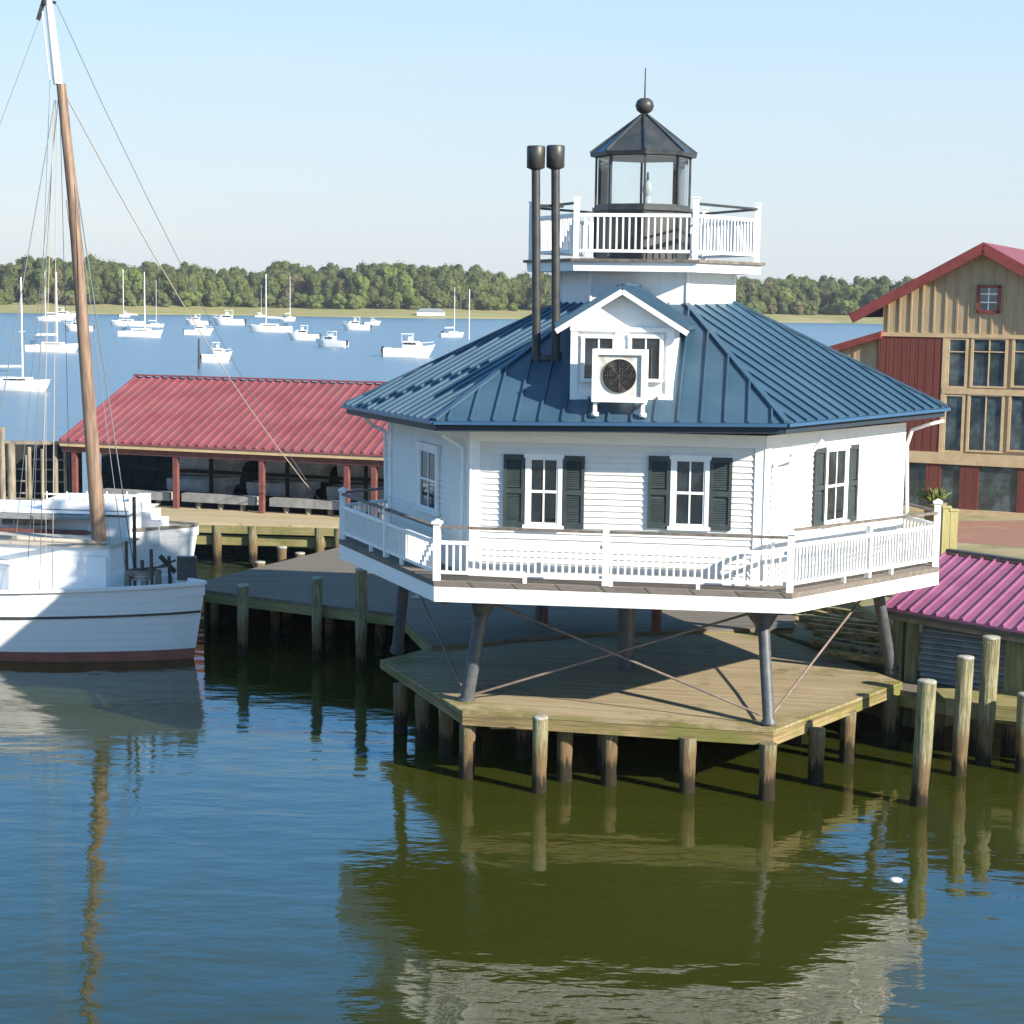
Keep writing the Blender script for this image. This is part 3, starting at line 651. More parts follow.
for X in(75,176,262,347): 
    u_,_=f.hit(X,470); 
    mb=MB(); q=sp(u_,0,(zp+ze_-.42)/2); mb.box(q,(.18,.18,ze_-.42-zp),math.atan2(sd.y,sd.x)); mb.build('post','redpost',sh)
for u_ in(12.5,15.5,18.5):
    mb=MB(); q=sp(u_,0,(zp+ze_-.42)/2); mb.box(q,(.18,.18,ze_-.42-zp),math.atan2(sd.y,sd.x)); mb.build('post','redpost',sh)
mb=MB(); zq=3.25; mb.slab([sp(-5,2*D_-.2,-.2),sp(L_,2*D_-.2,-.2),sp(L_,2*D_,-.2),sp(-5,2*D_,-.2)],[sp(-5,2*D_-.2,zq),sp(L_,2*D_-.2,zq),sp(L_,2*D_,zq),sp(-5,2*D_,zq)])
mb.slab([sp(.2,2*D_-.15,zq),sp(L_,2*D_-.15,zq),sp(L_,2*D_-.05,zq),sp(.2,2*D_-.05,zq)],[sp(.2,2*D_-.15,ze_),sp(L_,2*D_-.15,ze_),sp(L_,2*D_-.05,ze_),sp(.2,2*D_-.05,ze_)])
mb.build('back_wall','blackin',sh)  # coloured near-black for shade, extended left to hide the water beyond
# grey long floats on the pier
for (x0,x1,lab) in((100,168,'grey plank bench left of the first thick red shed post'),(180,254,'grey plank bench between the two left red shed posts'),(268,342,'grey plank bench between the two right red shed posts'),(353,384,'grey plank bench end beside the lighthouse gallery')):
    a,_=f.hit(x0,496); b,_=f.hit(x1,496); o=thing('plank_bench',lab,'bench',sp((a+b)/2,-.35,zp),'grey plank benches along the shed front')
    mb=MB(); q=sp((a+b)/2,.32,zp+.40); mb.box(q,(b-a,.42,.30),math.atan2(sd.y,sd.x)); mb.build('seat','greybox',o)
    for t in(.2,.5,.8):
        mb=MB(); mb.tube(sp(a+(b-a)*t,.32,zp-.1),sp(a+(b-a)*t,.32,zp+.25),.11,n=10); mb.build('leg','wood',o)
# timber frame left of shed
tf=thing('net_drying_rack','open weathered timber rack of posts and rails left of the red-roofed shed','rack',(-18,66,zp))
y0=67.5
for X,yt,r in((3,427,.13),(12,443,.16),(30,447,.08),(43,449,.07),(56,445,.10),(66,447,.07),(27,455,.05)):
    p=atd(X,503,y0); zt=atd(X,yt,y0).z; mb=MB(); mb.tube((p.x,y0,zp-.3),(p.x,y0,zt),r,n=8); mb.build('post','wood',tf)
a,b=atd(-20,442,y0),atd(68,443,y0); mb=MB(); mb.beam(a,b,.15,.13)
for yy in(458,468,480,492): mb.beam(atd(-20,yy,y0+1),atd(66,yy+2,y0+1),.06,.06)
mb.build('rail','wood',tf)
mb=MB(); a,b=atd(-30,0,y0+7),atd(75,0,y0+7); mb.box(((a.x+b.x)/2,y0+7,1.6),(b.x-a.x,.2,3.2)); mb.build('dark_backing','blackin',tf)  # near-black sheet added for the darkness behind the rack
# ================================================================= BOATS
def hullmesh(mb,L,B,zs,zw,dk=None,n=18,rows=None,xb=0,bowlift=0,transom=.75,rake=.35,mats=(0,0)):
    """x forward, stem at x=0, stern at -L ; returns sheer pts"""
    prof=[]
    for i in range(n+1):
        t=i/n
        b=B/2*(math.sin(math.pi/2*min(1,t/.42))**.8 if t<.42 else 1-(1-transom)*((t-.42)/.58)**2)
        s=zs+bowlift*(1-t)**2.2
        ring=[]
        for (fz,fb,dx) in((-.35,.0,rake*1.2),(-.25,.55,rake*1.1),(0,.86,rake),(.14,.9,rake*.85),(.55,.96,rake*.4),(1,1,0)):
            z=fz*s if fz>0 else fz
            x=-L*t-dx*(1-t)**4
            ring.append((x,b*fb,z))
        prof.append(ring)
    for sg in(1,-1):
        for i in range(n):
            for j in range(5):
                q=[prof[i][j],prof[i+1][j],prof[i+1][j+1],prof[i][j+1]]; q=[(x,y*sg,z) for x,y,z in q]
                if sg<0: q=q[::-1]
                mb.cur=mats[0] if j<3 else mats[1]; mb.smooth=True; mb.add(q,[(0,1,2,3)]); mb.smooth=False
    mb.cur=mats[1]
    r=prof[-1]; mb.add([(x,y,z) for x,y,z in r]+[(x,-y,z) for x,y,z in r[::-1]],[tuple(range(12))])
    sh=[p[-1] for p in prof]
    for i in range(n):
        a,b=sh[i],sh[i+1]; d=.12 if dk is None else dk
        mb.add([(a[0],a[1]*.97,a[2]-d),(b[0],b[1]*.97,b[2]-d),(b[0],-b[1]*.97,b[2]-d),(a[0],-a[1]*.97,a[2]-d)],[(0,1,2,3)])
        for sg in(1,-1): 
            q=[(a[0],a[1]*sg,a[2]),(b[0],b[1]*sg,b[2]),(b[0],b[1]*.97*sg,b[2]-d),(a[0],a[1]*.97*sg,a[2]-d)]; mb.add(q,[(0,1,2,3)])
    return sh
def loc2w(root,p):
    return root.location+Matrix.Rotation(root.rotation_euler.z,3,'Z')@Vector(p)
def lbuild(mb,name,mats,parent,label=None):   # local coordinates
    o=mb.build.__func__(mb,name,mats,None,label) if False else None
    me=bpy.data.meshes.new(name); me.from_pydata(mb.v,[],mb.f)
    for m in (mats if isinstance(mats,(list,tuple)) else [mats]): me.materials.append(M[m])
    me.polygons.foreach_set('material_index',mb.mi); me.polygons.foreach_set('use_smooth',mb.sm); me.update()
    o=bpy.data.objects.new(name,me); col.objects.link(o); o.parent=parent
    if label:o['label']=label
    return o
# --- front workboat
wb=thing('wooden_workboat','white wooden workboat with red bottom and tall brown mast, nearest the camera','boat',(0,0,0))
st=atz(199,660,0); wb.location=(st.x+.14,st.y+.15,0); wb.rotation_euler.z=R(-13)
mb=MB(); shp=hullmesh(mb,15.5,4.4,1.72,0,dk=.32,n=26,bowlift=.28,rake=.32,mats=(1,0)); lbuild(mb,'hull',['hull','bottom'],wb)
for nm,fz,rr,mt,out in(('rub_rail',.60,.035,'dark',.02),('cap_rail',1.0,.055,'white',.03)):
    mb=MB()
    for sg in(1,-1):
        pts=[]
        for (x,y,z) in shp: 
            k=.965 if fz<1 else 1; pts.append(Vector((x-(.12 if fz<1 else 0)*max(0,1+x/6),sg*(y*k+out),z*fz+ (0 if fz==1 else .05))))
        for a,b in zip(pts[:-1],pts[1:]): mb.beam(a,b,rr*1.6,rr*1.6)
    lbuild(mb,nm,mt,wb)
inv=lambda w_:Matrix.Rotation(-wb.rotation_euler.z,3,'Z')@(Vector(w_)-wb.location)
MD=46.9
def mpt(X,Y,dep=MD): return inv(atd(X,Y,dep))
# mast
m0,m1,m2=mpt(103,592),mpt(61.5,86),mpt(44,-14)
m0.z-=.3
mb=MB(); k=8
wp=[mpt(103,590),mpt(94,470),mpt(84,340),mpt(73,200),mpt(61,84)]; rad=[.21,.185,.16,.14,.12]
for i in range(4): mb.tube(wp[i],wp[i+1],rad[i],rad[i+1],18,cap=(i==3))
ms=lbuild(mb,'mast','mast',wb)
mb=MB(); q=mpt(101,573); mb.box(q+Vector((0,-.03,0)),(.62,.62,.95)); lbuild(mb,'mast_step','white',ms)
mb=MB(); mb.tube(mpt(58,84),mpt(47,-14),.12,.09,14); mb.tube(mpt(50,80),mpt(42,10),.02,n=6); mb.tube(mpt(53,80),mpt(46,8),.015,n=6); lbuild(mb,'topmast','white',ms)
mb=MB(); mb.beam(mpt(38,20),mpt(44,0),.06,.1); mb.beam(mpt(44,0),mpt(56,3),.05,.07); mb.tube(mpt(46,5),mpt(46,-8),.10,.10,8); lbuild(mb,'masthead_fitting','dark',ms)
def line(pts,r,mat='wire',sag=0):
    mb=MB(); P=[]
    for a,b in zip(pts[:-1],pts[1:]):
        for i in range(8):
            t=i/8; q=a.lerp(b,t); q.z-=sag*4*t*(1-t); P.append(q)
    P.append(pts[-1]); mb.path(P,r,6); lbuild(mb,'rigging_line',mat,wb)
dockp=atz(326,508,1.5)
line([mpt(57,5),inv(dockp)],.010,'wire',.9)
line([mpt(66,96),inv(dockp)],.016,'rope',.75)
for (x0,y0_,x1,y1_,d1,r,mt) in((55,100,0,415,45.6,.014,'wire'),(56,100,26,594,45.4,.010,'wire'),(57,98,120,410,46.9,.0,''),
    (58,100,10,600,48.4,.009,'wire'),(54,100,38,640,45.1,.012,'rope'),(57,110,52,632,45.0,.012,'rope'),(50,80,33,540,47.5,.008,'wire'),(60,110,70,500,47.5,.008,'wire'),(67,120,135,575,47.5,.018,'wire'),(70,150,128,590,45.6,.011,'wire'),(66,200,110,545,46.9,.008,'wire'),(40,18,-8,145,46.9,.008,'wire'),(46,250,46,596,46.,.007,'rope')):
    if r: line([mpt(x0 if y0_>95 or y0_<85 else 55,y0_),mpt(x1,y1_,d1)],r*.9,mt)
mb=MB()
for X,Y0,Y1,d in((127,590,541,46.2),(135,590,497,47.0),(152,585,549,46.0),(170,585,556,46.6),(143,590,560,46.2)): mb.tube(mpt(X,Y0,d),mpt(X-1,Y1,d),.05,n=8)
mb.beam(mpt(128,570,46.2),mpt(170,566,46.3),.05,.05); mb.beam(mpt(130,578,46.2),mpt(176,560,46.5),.05,.05); mb.beam(mpt(160,556,46.2),mpt(175,572,46.5),.05,.12)
lbuild(mb,'deck_rail','dark',wb)
mb=MB(); q=mpt(187,568,46.3); mb.box(q,(.5,.25,.62),.3); lbuild(mb,'winch_cover','dark',wb)
mb=MB(); mb.tube(mpt(126,573,46.2),mpt(160,573,46.4),.10,n=10);
for X in(128,145,158): mb.box(mpt(X,580,46.3),(.12,.3,.5),.2)
lbuild(mb,'windlass','wood',wb)
mb=MB(); q=mpt(143,588,46.4)
for i in range(4): 
    n_c=18; rr=.26-.03*(i%2); mb.path([q+Vector((rr*math.cos(6.283*j/n_c),rr*math.sin(6.283*j/n_c),.25+i*.045)) for j in range(n_c+1)],.025,5)
lbuild(mb,'rope_coil','rope',wb)
# small white trunk cabin with window
q=mpt(8,572,47.2); mb=MB(); mb.box((q.x-.6,q.y,1.75),(2.0,1.5,.9)); mb.box((q.x-.6,q.y,2.22),(2.08,1.6,.05)); cb_=lbuild(mb,'cabin','white',wb)
mb=MB(); mb.box((q.x-.0,q.y-.755,1.93),(.26,.03,.36)); mb.box((q.x-.9,q.y-.755,1.93),(.26,.03,.36)); lbuild(mb,'cabin_window','louver',cb_)
mb=MB(); q=mpt(46,600,45.2); mb.box(mpt(17,606,45.3),(.16,.05,.32),0); lbuild(mb,'hull_vent','wood',wb)
# boom / sprit across
mb=MB(); mb.tube(mpt(-30,536,46.3),mpt(107,543,46.8),.07,.06,8); lbuild(mb,'boom','rope',wb)
a,b=mpt(-40,541,47.6),mpt(126,588,47.6); mb=MB(); mb.box(((a.x+b.x)/2,a.y+.8,(a.z+b.z)/2),(b.x-a.x,1.6,a.z-b.z)); tc_=lbuild(mb,'trunk_house','hull',wb)
mb=MB(); mb.box(((a.x+b.x)/2,a.y+.8,a.z+.03),(b.x-a.x+.15,1.8,.06)); lbuild(mb,'house_roof','canvas_tan',tc_)
mb=MB()
for X in(48,52,93,108,126): q=mpt(X,560,47.6); mb.box((q.x-.05,q.y-.03,(a.z+b.z)/2),(.09,.05,a.z-b.z-.04))
mb.beam(mpt(54,568,47.5),mpt(92,569,47.5),.05,.05); lbuild(mb,'house_trim','white',tc_)
mb=MB(); q=mpt(46,576,47.5); mb.box((q.x,q.y,q.z),(.2,.12,.5)); lbuild(mb,'fuel_can','dark',tc_)
# --- second boat behind
cb2=thing('white_buyboat','white round-bowed boat with stepped deckhouse, moored just behind the workboat','boat',(0,0,0))
s2=atd(200,600,51.0); cb2.location=(s2.x-.1,51.4,0); cb2.rotation_euler.z=R(-6)
mb=MB(); sh2=hullmesh(mb,17,4.6,2.38,0,dk=.3,n=24,bowlift=.38,rake=.5,mats=(1,0)); lbuild(mb,'hull',['hull','bottom'],cb2)
mb=MB()
for sg in(1,-1):
    pts=[Vector((x,sg*(y+.02),z)) for x,y,z in sh2]
    for a,b in zip(pts[:-1],pts[1:]): mb.beam(a,b,.09,.07)
lbuild(mb,'cap_rail','wood',cb2)
inv2=lambda w_:Matrix.Rotation(-cb2.rotation_euler.z,3,'Z')@(Vector(w_)-cb2.location)
def bp(X,Y,d=51.2): return inv2(atd(X,Y,d))
def cbox(x0,x1,yt,yb,d,wd,name,mat,par=cb2,extra=None):
    a,b=bp(x0,yt,d),bp(x1,yb,d); mb=MB(); mb.box(((a.x+b.x)/2,a.y+wd/2,(a.z+b.z)/2),(b.x-a.x,wd,a.z-b.z)); 
    if extra: extra(mb,a,b)
    return lbuild(mb,name,mat,par)
dh=cbox(-40,133,513,545,50.6,2.6,'deckhouse','white')
cbox(-42,135,510,513.4,50.5,2.8,'deckhouse_roof','boat',dh)
for x0,x1 in((48,64),(68,84),(108,122)): cbox(x0,x1,517,526,50.55,.1,'deckhouse_window','glass',dh)
cbox(42,132,500,510,50.9,2.0,'upper_cabin','white')
cbox(129,141,496.5,545,50.7,1.0,'wheelhouse','white'); cbox(141,151,512,545,50.8,1.0,'step_locker','white'); cbox(151,160,520,545,50.8,.9,'step_locker','white')
cbox(-40,92,514,519,49.9,2.4,'awning','greybox')
for x0,x1 in((2,12),(15,26),(28,48)): cbox(x0,x1,519,525,49.95,.08,'awning_window','glass')
cbox(-40,91,527,538,49.9,.1,'rail_boards','redpost')
mb=MB()
for i in range(5): a=bp(47+i*20,500,51); mb.tube(a,a+Vector((0,0,.25)),.02,n=6)
a,b=bp(45,494,51),bp(130,496,51); mb.tube(a,b,.025,n=6); lbuild(mb,'roof_rail','boat',cb2)
# --- moored boats
def sailproto():
    o=thing('sailboat','x','sailboat'); L=9.5
    mb=MB(); hullmesh(mb,L,3.0,.95,0,dk=.05,n=12,bowlift=.25,rake=.7,transom=.6); lbuild(mb,'hull','boat',o)
    mb=MB(); b=[(-2.6,-.5),(-2.6,.5),(-6.6,.95),(-6.6,-.95)]
    mb.slab([Vector((x,y,.85)) for x,y in b[::-1]],[Vector((x*.98-.12,y*.85,1.35)) for x,y in b[::-1]]); c=lbuild(mb,'cabin','boat',o)
    mb=MB(); 
    for s in(-1,1): mb.beam((-3.2,s*.60,1.12),(-6.2,s*.92,1.12),.04,.14)
    lbuild(mb,'cabin_window','glass',c)
    mb=MB(); mb.tube((-3.9,0,1),(-3.9,0,13),.13,.10,8); mb.tube((-3.9,-.9,6.8),(-3.9,.9,6.8),.03,n=6); lbuild(mb,'mast','boat',o)
    mb=MB(); mb.tube((-3.9,0,2.3),(-7.8,0,2.25),.06,n=8); mb.tube((-4.1,0,2.42),(-7.5,0,2.38),.14,.11,8); lbuild(mb,'boom','boat',o)
    mb=MB()
    for e in((0,0,1.15),(-9.4,0,.9),(-4,1.4,.9),(-4,-1.4,.9)): mb.tube((-3.9,0,12.8),e,.018,n=4)
    lbuild(mb,'stay','wire',o)
    mb=MB(); mb.box((-8.3,0,1.25),(.7,1.5,.5)); mb.box((-7.2,0,1.9),(1.3,1.7,.07));
    for s in(-1,1): mb.tube((-7.7,s*.8,1),(-7.6,s*.8,1.9),.03,n=5)
    lbuild(mb,'cockpit_canopy','canvas',o)
    return o
def motorproto():
    o=thing('motorboat','x','motorboat'); L=8
    mb=MB(); hullmesh(mb,L,2.8,.95,0,dk=.08,n=12,bowlift=.45,rake=1.0,transom=.88); lbuild(mb,'hull','boat',o)
    mb=MB(); b=[(-1.6,-.4),(-1.6,.4),(-5.0,1.0),(-5.0,-1.0)]
    mb.slab([Vector((x,y,1.0)) for x,y in b[::-1]],[Vector((x-(.9 if x>-2 else -.1),y*.8,1.75)) for x,y in b[::-1]]); c=lbuild(mb,'cabin','boat',o)
    mb=MB(); 
    for s in(-1,1): mb.beam((-2.8,s*.62,1.5),(-4.8,s*.93,1.5),.06,.24)
    lbuild(mb,'cabin_window','glass',c)
    mb=MB(); mb.box((-4.3,0,2.55),(1.9,1.7,.07))
    for x in(-3.5,-5.1):
        for s in(-1,1): mb.tube((x,s*.8,1.5),(x,s*.75,2.55),.035,n=5)
    mb.box((-3.9,0,2.0),(.5,1.1,.5))
    lbuild(mb,'flybridge','boat',o)
    mb=MB(); 
    for s in(-1,1): mb.path([Vector((-.2,.1*s,1.7)),Vector((-1.6,.95*s,1.6)),Vector((-3,1.25*s,1.5))],.025,5)
    lbuild(mb,'bow_rail','boat',o)
    mb=MB(); mb.box((-8.2,0,.75),(.45,.4,.7)); mb.box((-8.25,0,.2),(.2,.15,.7)); lbuild(mb,'outboard_motor','outboard',o)
    return o
sp_,mp_=sailproto(),motorproto(); used={'s':False,'m':False}
# kind, x0,x1 hull pixels, waterline y, masttop y, facing (+1 bow right), yaw deg, label
BO=[('s',-24,52,392,277,1,-12,'nearest moored sailboat, cut by the left edge of the photo, in front of the anchorage'),
('s',24,78,353,272,1,5,'sailboat lying just left of the workboat\'s brown mast, second nearest on the left'),
('s',34,60,322,271,-1,10,'small far sailboat above and behind the one left of the brown mast'),
('m',48,76,321,0,1,0,'farthest white motorboat seen left of the brown mast'),
('m',62,92,332,0,-1,5,'white motorboat half hidden behind the brown mast'),
('s',108,144,327,269,-1,5,'sailboat with the tallest mast in the cluster right of the brown mast'),
('s',117,163,338,272,1,-4,'nearest sailboat in the cluster right of the brown mast'),
('s',144,164,328,280,1,20,'rightmost small sailboat in the cluster right of the brown mast'),
('m',118,131,318,0,1,30,'tiny white boat farthest back in the cluster right of the brown mast'),
('m',184,208,326,0,-1,0,'small white motorboat just above the boat with its mooring pole'),
('m',184,213,336,0,1,0,'low white motorboat directly behind the boat by the dark mooring pole'),
('m',211,244,326,0,-1,0,'long low far motorboat right of centre in the left anchorage, before the marsh'),
('m',199,232,363,0,1,22,'motorboat with canopy seen from astern beside a dark mooring pole'),
('s',247,292,333,274,-1,4,'sailboat with tall mast in the middle of the anchorage'),
('s',254,266,318,285,1,30,'small far sailboat behind the middle sailboat\'s left end'),
('s',280,297,322,276,1,60,'far sailboat with tall mast behind the middle boats, bow towards the marsh'),
('m',286,319,341,0,-1,5,'white motorboat between the middle sailboat and the cruiser'),
('m',312,348,348,0,-1,-20,'white cabin cruiser with dark waterline, right of the middle sailboat'),
('m',341,370,331,0,-1,3,'long low motorboat, left of a pair above the nearest cruiser'),
('m',364,381,326,0,1,5,'small far motorboat, right of a pair above the nearest cruiser'),
('m',383,435,358,0,1,-3,'nearest white motor cruiser with flybridge, between red shed and blue roof'),
('s',438,466,338,287,1,35,'sailboat just above the left slope of the blue roof')]
for kd,x0,x1,yw,ym,fc,yaw,lab in BO:
    proto=sp_ if kd=='s' else mp_
    o=proto if not used[kd] else copy_tree(proto); used[kd]=True
    p=atz((x0+x1)/2,yw-1,0); a,b=atd(x0,yw,p.y),atd(x1,yw,p.y); Lp=(b.x-a.x)
    L0=9.5 if kd=='s' else 8.0; yr=R(yaw); eff=max(.55,abs(math.cos(yr))+.28*abs(math.sin(yr))); s=Lp/(L0*eff)
    ang=yr if fc>0 else math.pi+yr
    o.rotation_euler.z=ang; sz=s
    if kd=='s':
        zt=atd((x0+x1)/2,ym,p.y).z; sz=s
        for ch in o.children:
            pass
        o.scale=(s,s,zt/13.0) if False else (s,s,s)
        # separate rig scale: mast and stays keep their own height
        for ch in list(o.children):
            if ch.name.split('.')[0] in('mast','stay'): ch.scale=(1,1,zt/13.0/s/1.3)
        o.scale=(s,s,s*1.3)
    else: o.scale=(s,s*1.1,s*(1.9 if x0==199 else 1.4))
    cen=Matrix.Rotation(ang,3,'Z')@Vector((-L0/2*s,0,0)); o.location=(p.x-cen.x,p.y-cen.y+1.0,0)
    o['label']=lab; o['group']='sailboats moored in the bay' if kd=='s' else 'motorboats moored in the bay'
# mooring poles in bay
for X,yb,yt,mt,r,lab in((199,369,340,'dark',.12,'dark pole in the water beside the canopied motorboat'),(469,339,290,'boat',.10,'thin white pole in the bay right of the sailboat by the blue roof')):
    p=atz(X,yb,0); zt=atd(X,yt,p.y).z; mb=MB(); mb.tube((p.x,p.y,-.5),(p.x,p.y,zt),r*1.4,r,8); mb.lathe((p.x,p.y,zt),[(r*1.3,0),(r*1.2,.1),(0,.25)],8)
    o=mb.build('bay_pole',mt); tag(rebase(o,(p.x,p.y,0)),lab,'pole')
# skiffs inside shed
def skiff():
    o=thing('skiff','x','skiff'); mb=MB(); hullmesh(mb,3.0,1.25,.45,0,dk=.3,n=10,bowlift=.15,rake=.3,transom=.85); lbuild(mb,'hull','dullgrey',o)
    mb=MB(); mb.box((-1.1,0,.36),(.2,1.1,.04)); mb.box((-2.1,0,.36),(.2,1.1,.04)); lbuild(mb,'thwart','wood',o); return o
sk=skiff()
rk=thing('boat_rack','dark timber rack holding stored skiffs in the shade of the red-roofed shed','rack',sp(7,5,0))
mb=MB()
for v_ in(4.2,6.0):
    for z_ in(1.55,2.45): mb.beam(sp(.5,v_,z_),sp(L_-1,v_,z_),.12,.12)
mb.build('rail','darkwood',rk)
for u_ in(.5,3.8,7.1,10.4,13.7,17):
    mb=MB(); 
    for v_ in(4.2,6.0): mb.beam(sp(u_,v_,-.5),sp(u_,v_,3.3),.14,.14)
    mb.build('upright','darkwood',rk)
for i,(u_,z_,a_,lab) in enumerate([(3.2,1.62,-.33,'stored skiff on the lower rack, farthest left in the shed'),(3.6,2.52,-.30,'stored skiff on the upper rack, farthest left in the shed'),(6.7,1.62,-.36,'stored skiff on the lower rack left of the second full red post'),(7.4,2.52,-.31,'stored skiff on the upper rack behind the second full red post'),(10.2,1.62,-.3,'stored skiff on the lower rack right of the middle of the shed'),(10.6,2.52,-.35,'stored skiff on the upper rack right of the middle of the shed'),(13.9,1.62,-.32,'stored skiff on the lower rack beside the lighthouse wall')]):
    o=sk if i==0 else copy_tree(sk); q=sp(u_+1.4,5.1,z_); o.location=q; o.rotation_euler.z=a_; o['label']=lab; o['group']='skiffs stored on the rack in the shed'
# ================================================================= RIGHT BANK, BARN, MAGENTA SHED
zg=1.75
gp=[(9.3,41.5),(11.6,40.6),(40,38),(60,60),(60,92),(15,92),(9.5,70),(7.6,58)]
mb=MB(); mb.prism(gp,-1,zg)
mb.prism([(6.2,44.2),(8.9,39.2),(9.3,39.0),(13.5,41.2),(13.5,47.5),(7.4,47.5)],-1,1.28)
gr=mb.build('ground',surf('bank_ground',(.20,.18,.08),(.34,.28,.16),ns=.5,rough=.95,bmp=.3,c3=(.14,.17,.05),ns3=.35)); tag(gr,'grassy and sandy bank on the right',None,kind='structure')
mb=MB(); q=[atz(935,541,zg),atz(1150,556,zg),atz(1150,519,zg),atz(925,522,zg)]
mb.prism([(p.x,p.y) for p in q],zg,zg+.012)
def brick():
    m,nt,b=newmat('brick_paving'); tc=nt.nodes.new('ShaderNodeTexCoord'); br=nt.nodes.new('ShaderNodeTexBrick'); nt.links.new(tc.outputs['Object'],br.inputs[0]); br.inputs['Scale'].default_value=3
    br.inputs['Color1'].default_value=(.33,.14,.09,1);br.inputs['Color2'].default_value=(.27,.12,.085,1);br.inputs['Mortar'].default_value=(.2,.16,.11,1); f=noise(nt,tc.outputs['Object'],.8,5)
    nt.links.new(mixc(nt,ramp(nt,f,.5,.72),br.outputs[0],(.30,.22,.13)),b.inputs['Base Color']); b.inputs['Roughness'].default_value=.9; return m
tag(mb.build('brick_path',brick()),'red brick paving before the barn',None,kind='structure')
# barn
BD=67.0
bl=atd(876,505,BD); br_=atd(1024,505,BD)
ba=thing('barn_building','tan and maroon gabled wooden building with big framed windows on the right bank','barn',(atd(985,505,BD).x,BD,zg))
BA=R(-25); bf=Face(Vector((bl.x,BD,0)),Vector((bl.x+12*math.cos(BA),BD+12*math.sin(BA),0)))
def bh(X,Y,o=0): return bf.hit(X,Y,o)
uap,zap=bh(985.5,247); _,zel=bh(876,312); uL0=0; zeave=bh(854,317)[1]
Wb=2*uap
mb=MB(); D=16
wt=zap-.1; we=zap-(uap)*(zap-zeave)/(uap-bh(854,317)[0])
def bpt(u,z,o=0): return bf.p(u,z,o)
mb.add([bpt(0,zg-.2),bpt(Wb,zg-.2),bpt(Wb,we),bpt(uap,wt),bpt(0,we),bpt(0,zg-.2,-D),bpt(0,we,-D),bpt(Wb,zg-.2,-D),bpt(Wb,we,-D),bpt(uap,wt,-D)],[(0,1,2,3,4),(5,0,4,6),(1,7,8,2),(7,5,6,9,8)])
zband=bh(950,335)[1]
u=.2
while u<Wb:   # battens
    zt=we+(wt-we)*(u/uap if u<uap else (Wb-u)/uap)-.05
    bf.bx(mb,u-.03,u+.03,zband+.08,zt,.0,.035); u+=.42
mb.build('wall','tan',ba)
ueL,_=bh(854,317); 
mb=MB()
sl=(zap-zeave)/(uap-ueL)
for sgn in(-1,1):
    ue=ueL if sgn<0 else 2*uap-ueL
    P=[bpt(uap,zap,.45),bpt(ue,zeave,.45),bpt(ue,zeave,-D),bpt(uap,zap,-D)]
    if sgn>0:P=[P[1],P[0],P[3],P[2]]
    mb.slab([p+Vector((0,0,-.02)) for p in P],[p+Vector((0,0,.16)) for p in P])
    mb.beam(bpt(ue,zeave-.06,.47),bpt(uap,zap-.06,.47),.08,.36)
# cross wing roof, slope facing the harbour, ridge running right from the apex
P=[bpt(uap+.3,zap-.05,-3.0),bpt(uap+14,zap-1.0,-3.0),bpt(uap+14,zap-.35,-7),bpt(uap-.0,zap+.12,-7)]
mb.build('roof','barnred',ba)
# band, doors, windows
mb=MB(); zb0=bh(950,337.5)[1]; bf.bx(mb,0,Wb,zb0,bh(950,333.5)[1],.0,.1)
z_lo,z_hi=bh(950,464)[1],bh(950,452.5)[1]; bf.bx(mb,-.0,Wb,z_lo,z_hi,.0,.14); bf.bx(mb,-4,0,z_lo,z_hi,-.05,.10)
bf.bx(mb,bh(941,400)[0],bh(945,400)[0],z_hi,zb0,.0,.09)
zr0,zr1=bh(960,394)[1],bh(960,388)[1]; bf.bx(mb,bh(942,400)[0],Wb,zr0,zr1,.0,.10)
mb.build('trim_band','tantrim',ba)
mb=MB(); a,b=bh(877,400)[0],bh(941,400)[0]; bf.bx(mb,a,b,z_hi,zb0,.0,.07)
u=a
while u<b: bf.bx(mb,u,u+.03,z_hi,zb0,.07,.076); u+=.3
mb.build('sliding_door','maroon',ba)
def barnwin(x0,x1,y0,y1,cols,top):
    a,b=bh(x0,400)[0],bh(x1,400)[0]; z0,z1=bh((x0+x1)/2,y1)[1],bh((x0+x1)/2,y0)[1]
    mb=MB(); t=.10
    bf.bx(mb,a,a+t,z0,z1,.0,.08);bf.bx(mb,b-t,b,z0,z1,.0,.08);bf.bx(mb,a+t,b-t,z0,z0+t*.7,.0,.08);bf.bx(mb,a+t,b-t,z1-t*.6,z1,.0,.08)
    for c in range(1,cols): u=a+(b-a)*c/cols; bf.bx(mb,u-.02,u+.02,z0,z1,.02,.07)
    if top: bf.bx(mb,a+t,b-t,z1-.52,z1-.48,.02,.068)
    o=mb.build('window','tantrim',ba); g=MB(); bf.bx(g,a+t,b-t,z0+t*.7,z1-t*.6,.0,.03); g.build('pane','glassblue',o)
for x0,x1,c in((945,966.5,1),(969,1006,2),(1010,1048,2)):
    barnwin(x0,x1,338,388,c,True); barnwin(x0-1,x1-1,394.5,452.5,c,False)
a,b=bh(977,300)[0],bh(1001,300)[0]; z0,z1=bh(989,313)[1],bh(989,285)[1]
mb=MB(); bf.bx(mb,a,b,z0,z1,.036,.06); bf.bx(mb,a,a+.12,z0,z1,.06,.10);bf.bx(mb,b-.12,b,z0,z1,.06,.10);bf.bx(mb,a,b,z0,z0+.1,.06,.10);bf.bx(mb,a,b,z1-.1,z1,.06,.10); 
o=mb.build('attic_window','barnred',ba); mb=MB(); bf.bx(mb,a+.12,b-.12,z0+.1,z1-.1,.06,.07); mb.build('pane','glassblue',o)
mb=MB(); m_=(a+b)/2; bf.bx(mb,m_-.02,m_+.02,z0+.1,z1-.1,.07,.085)
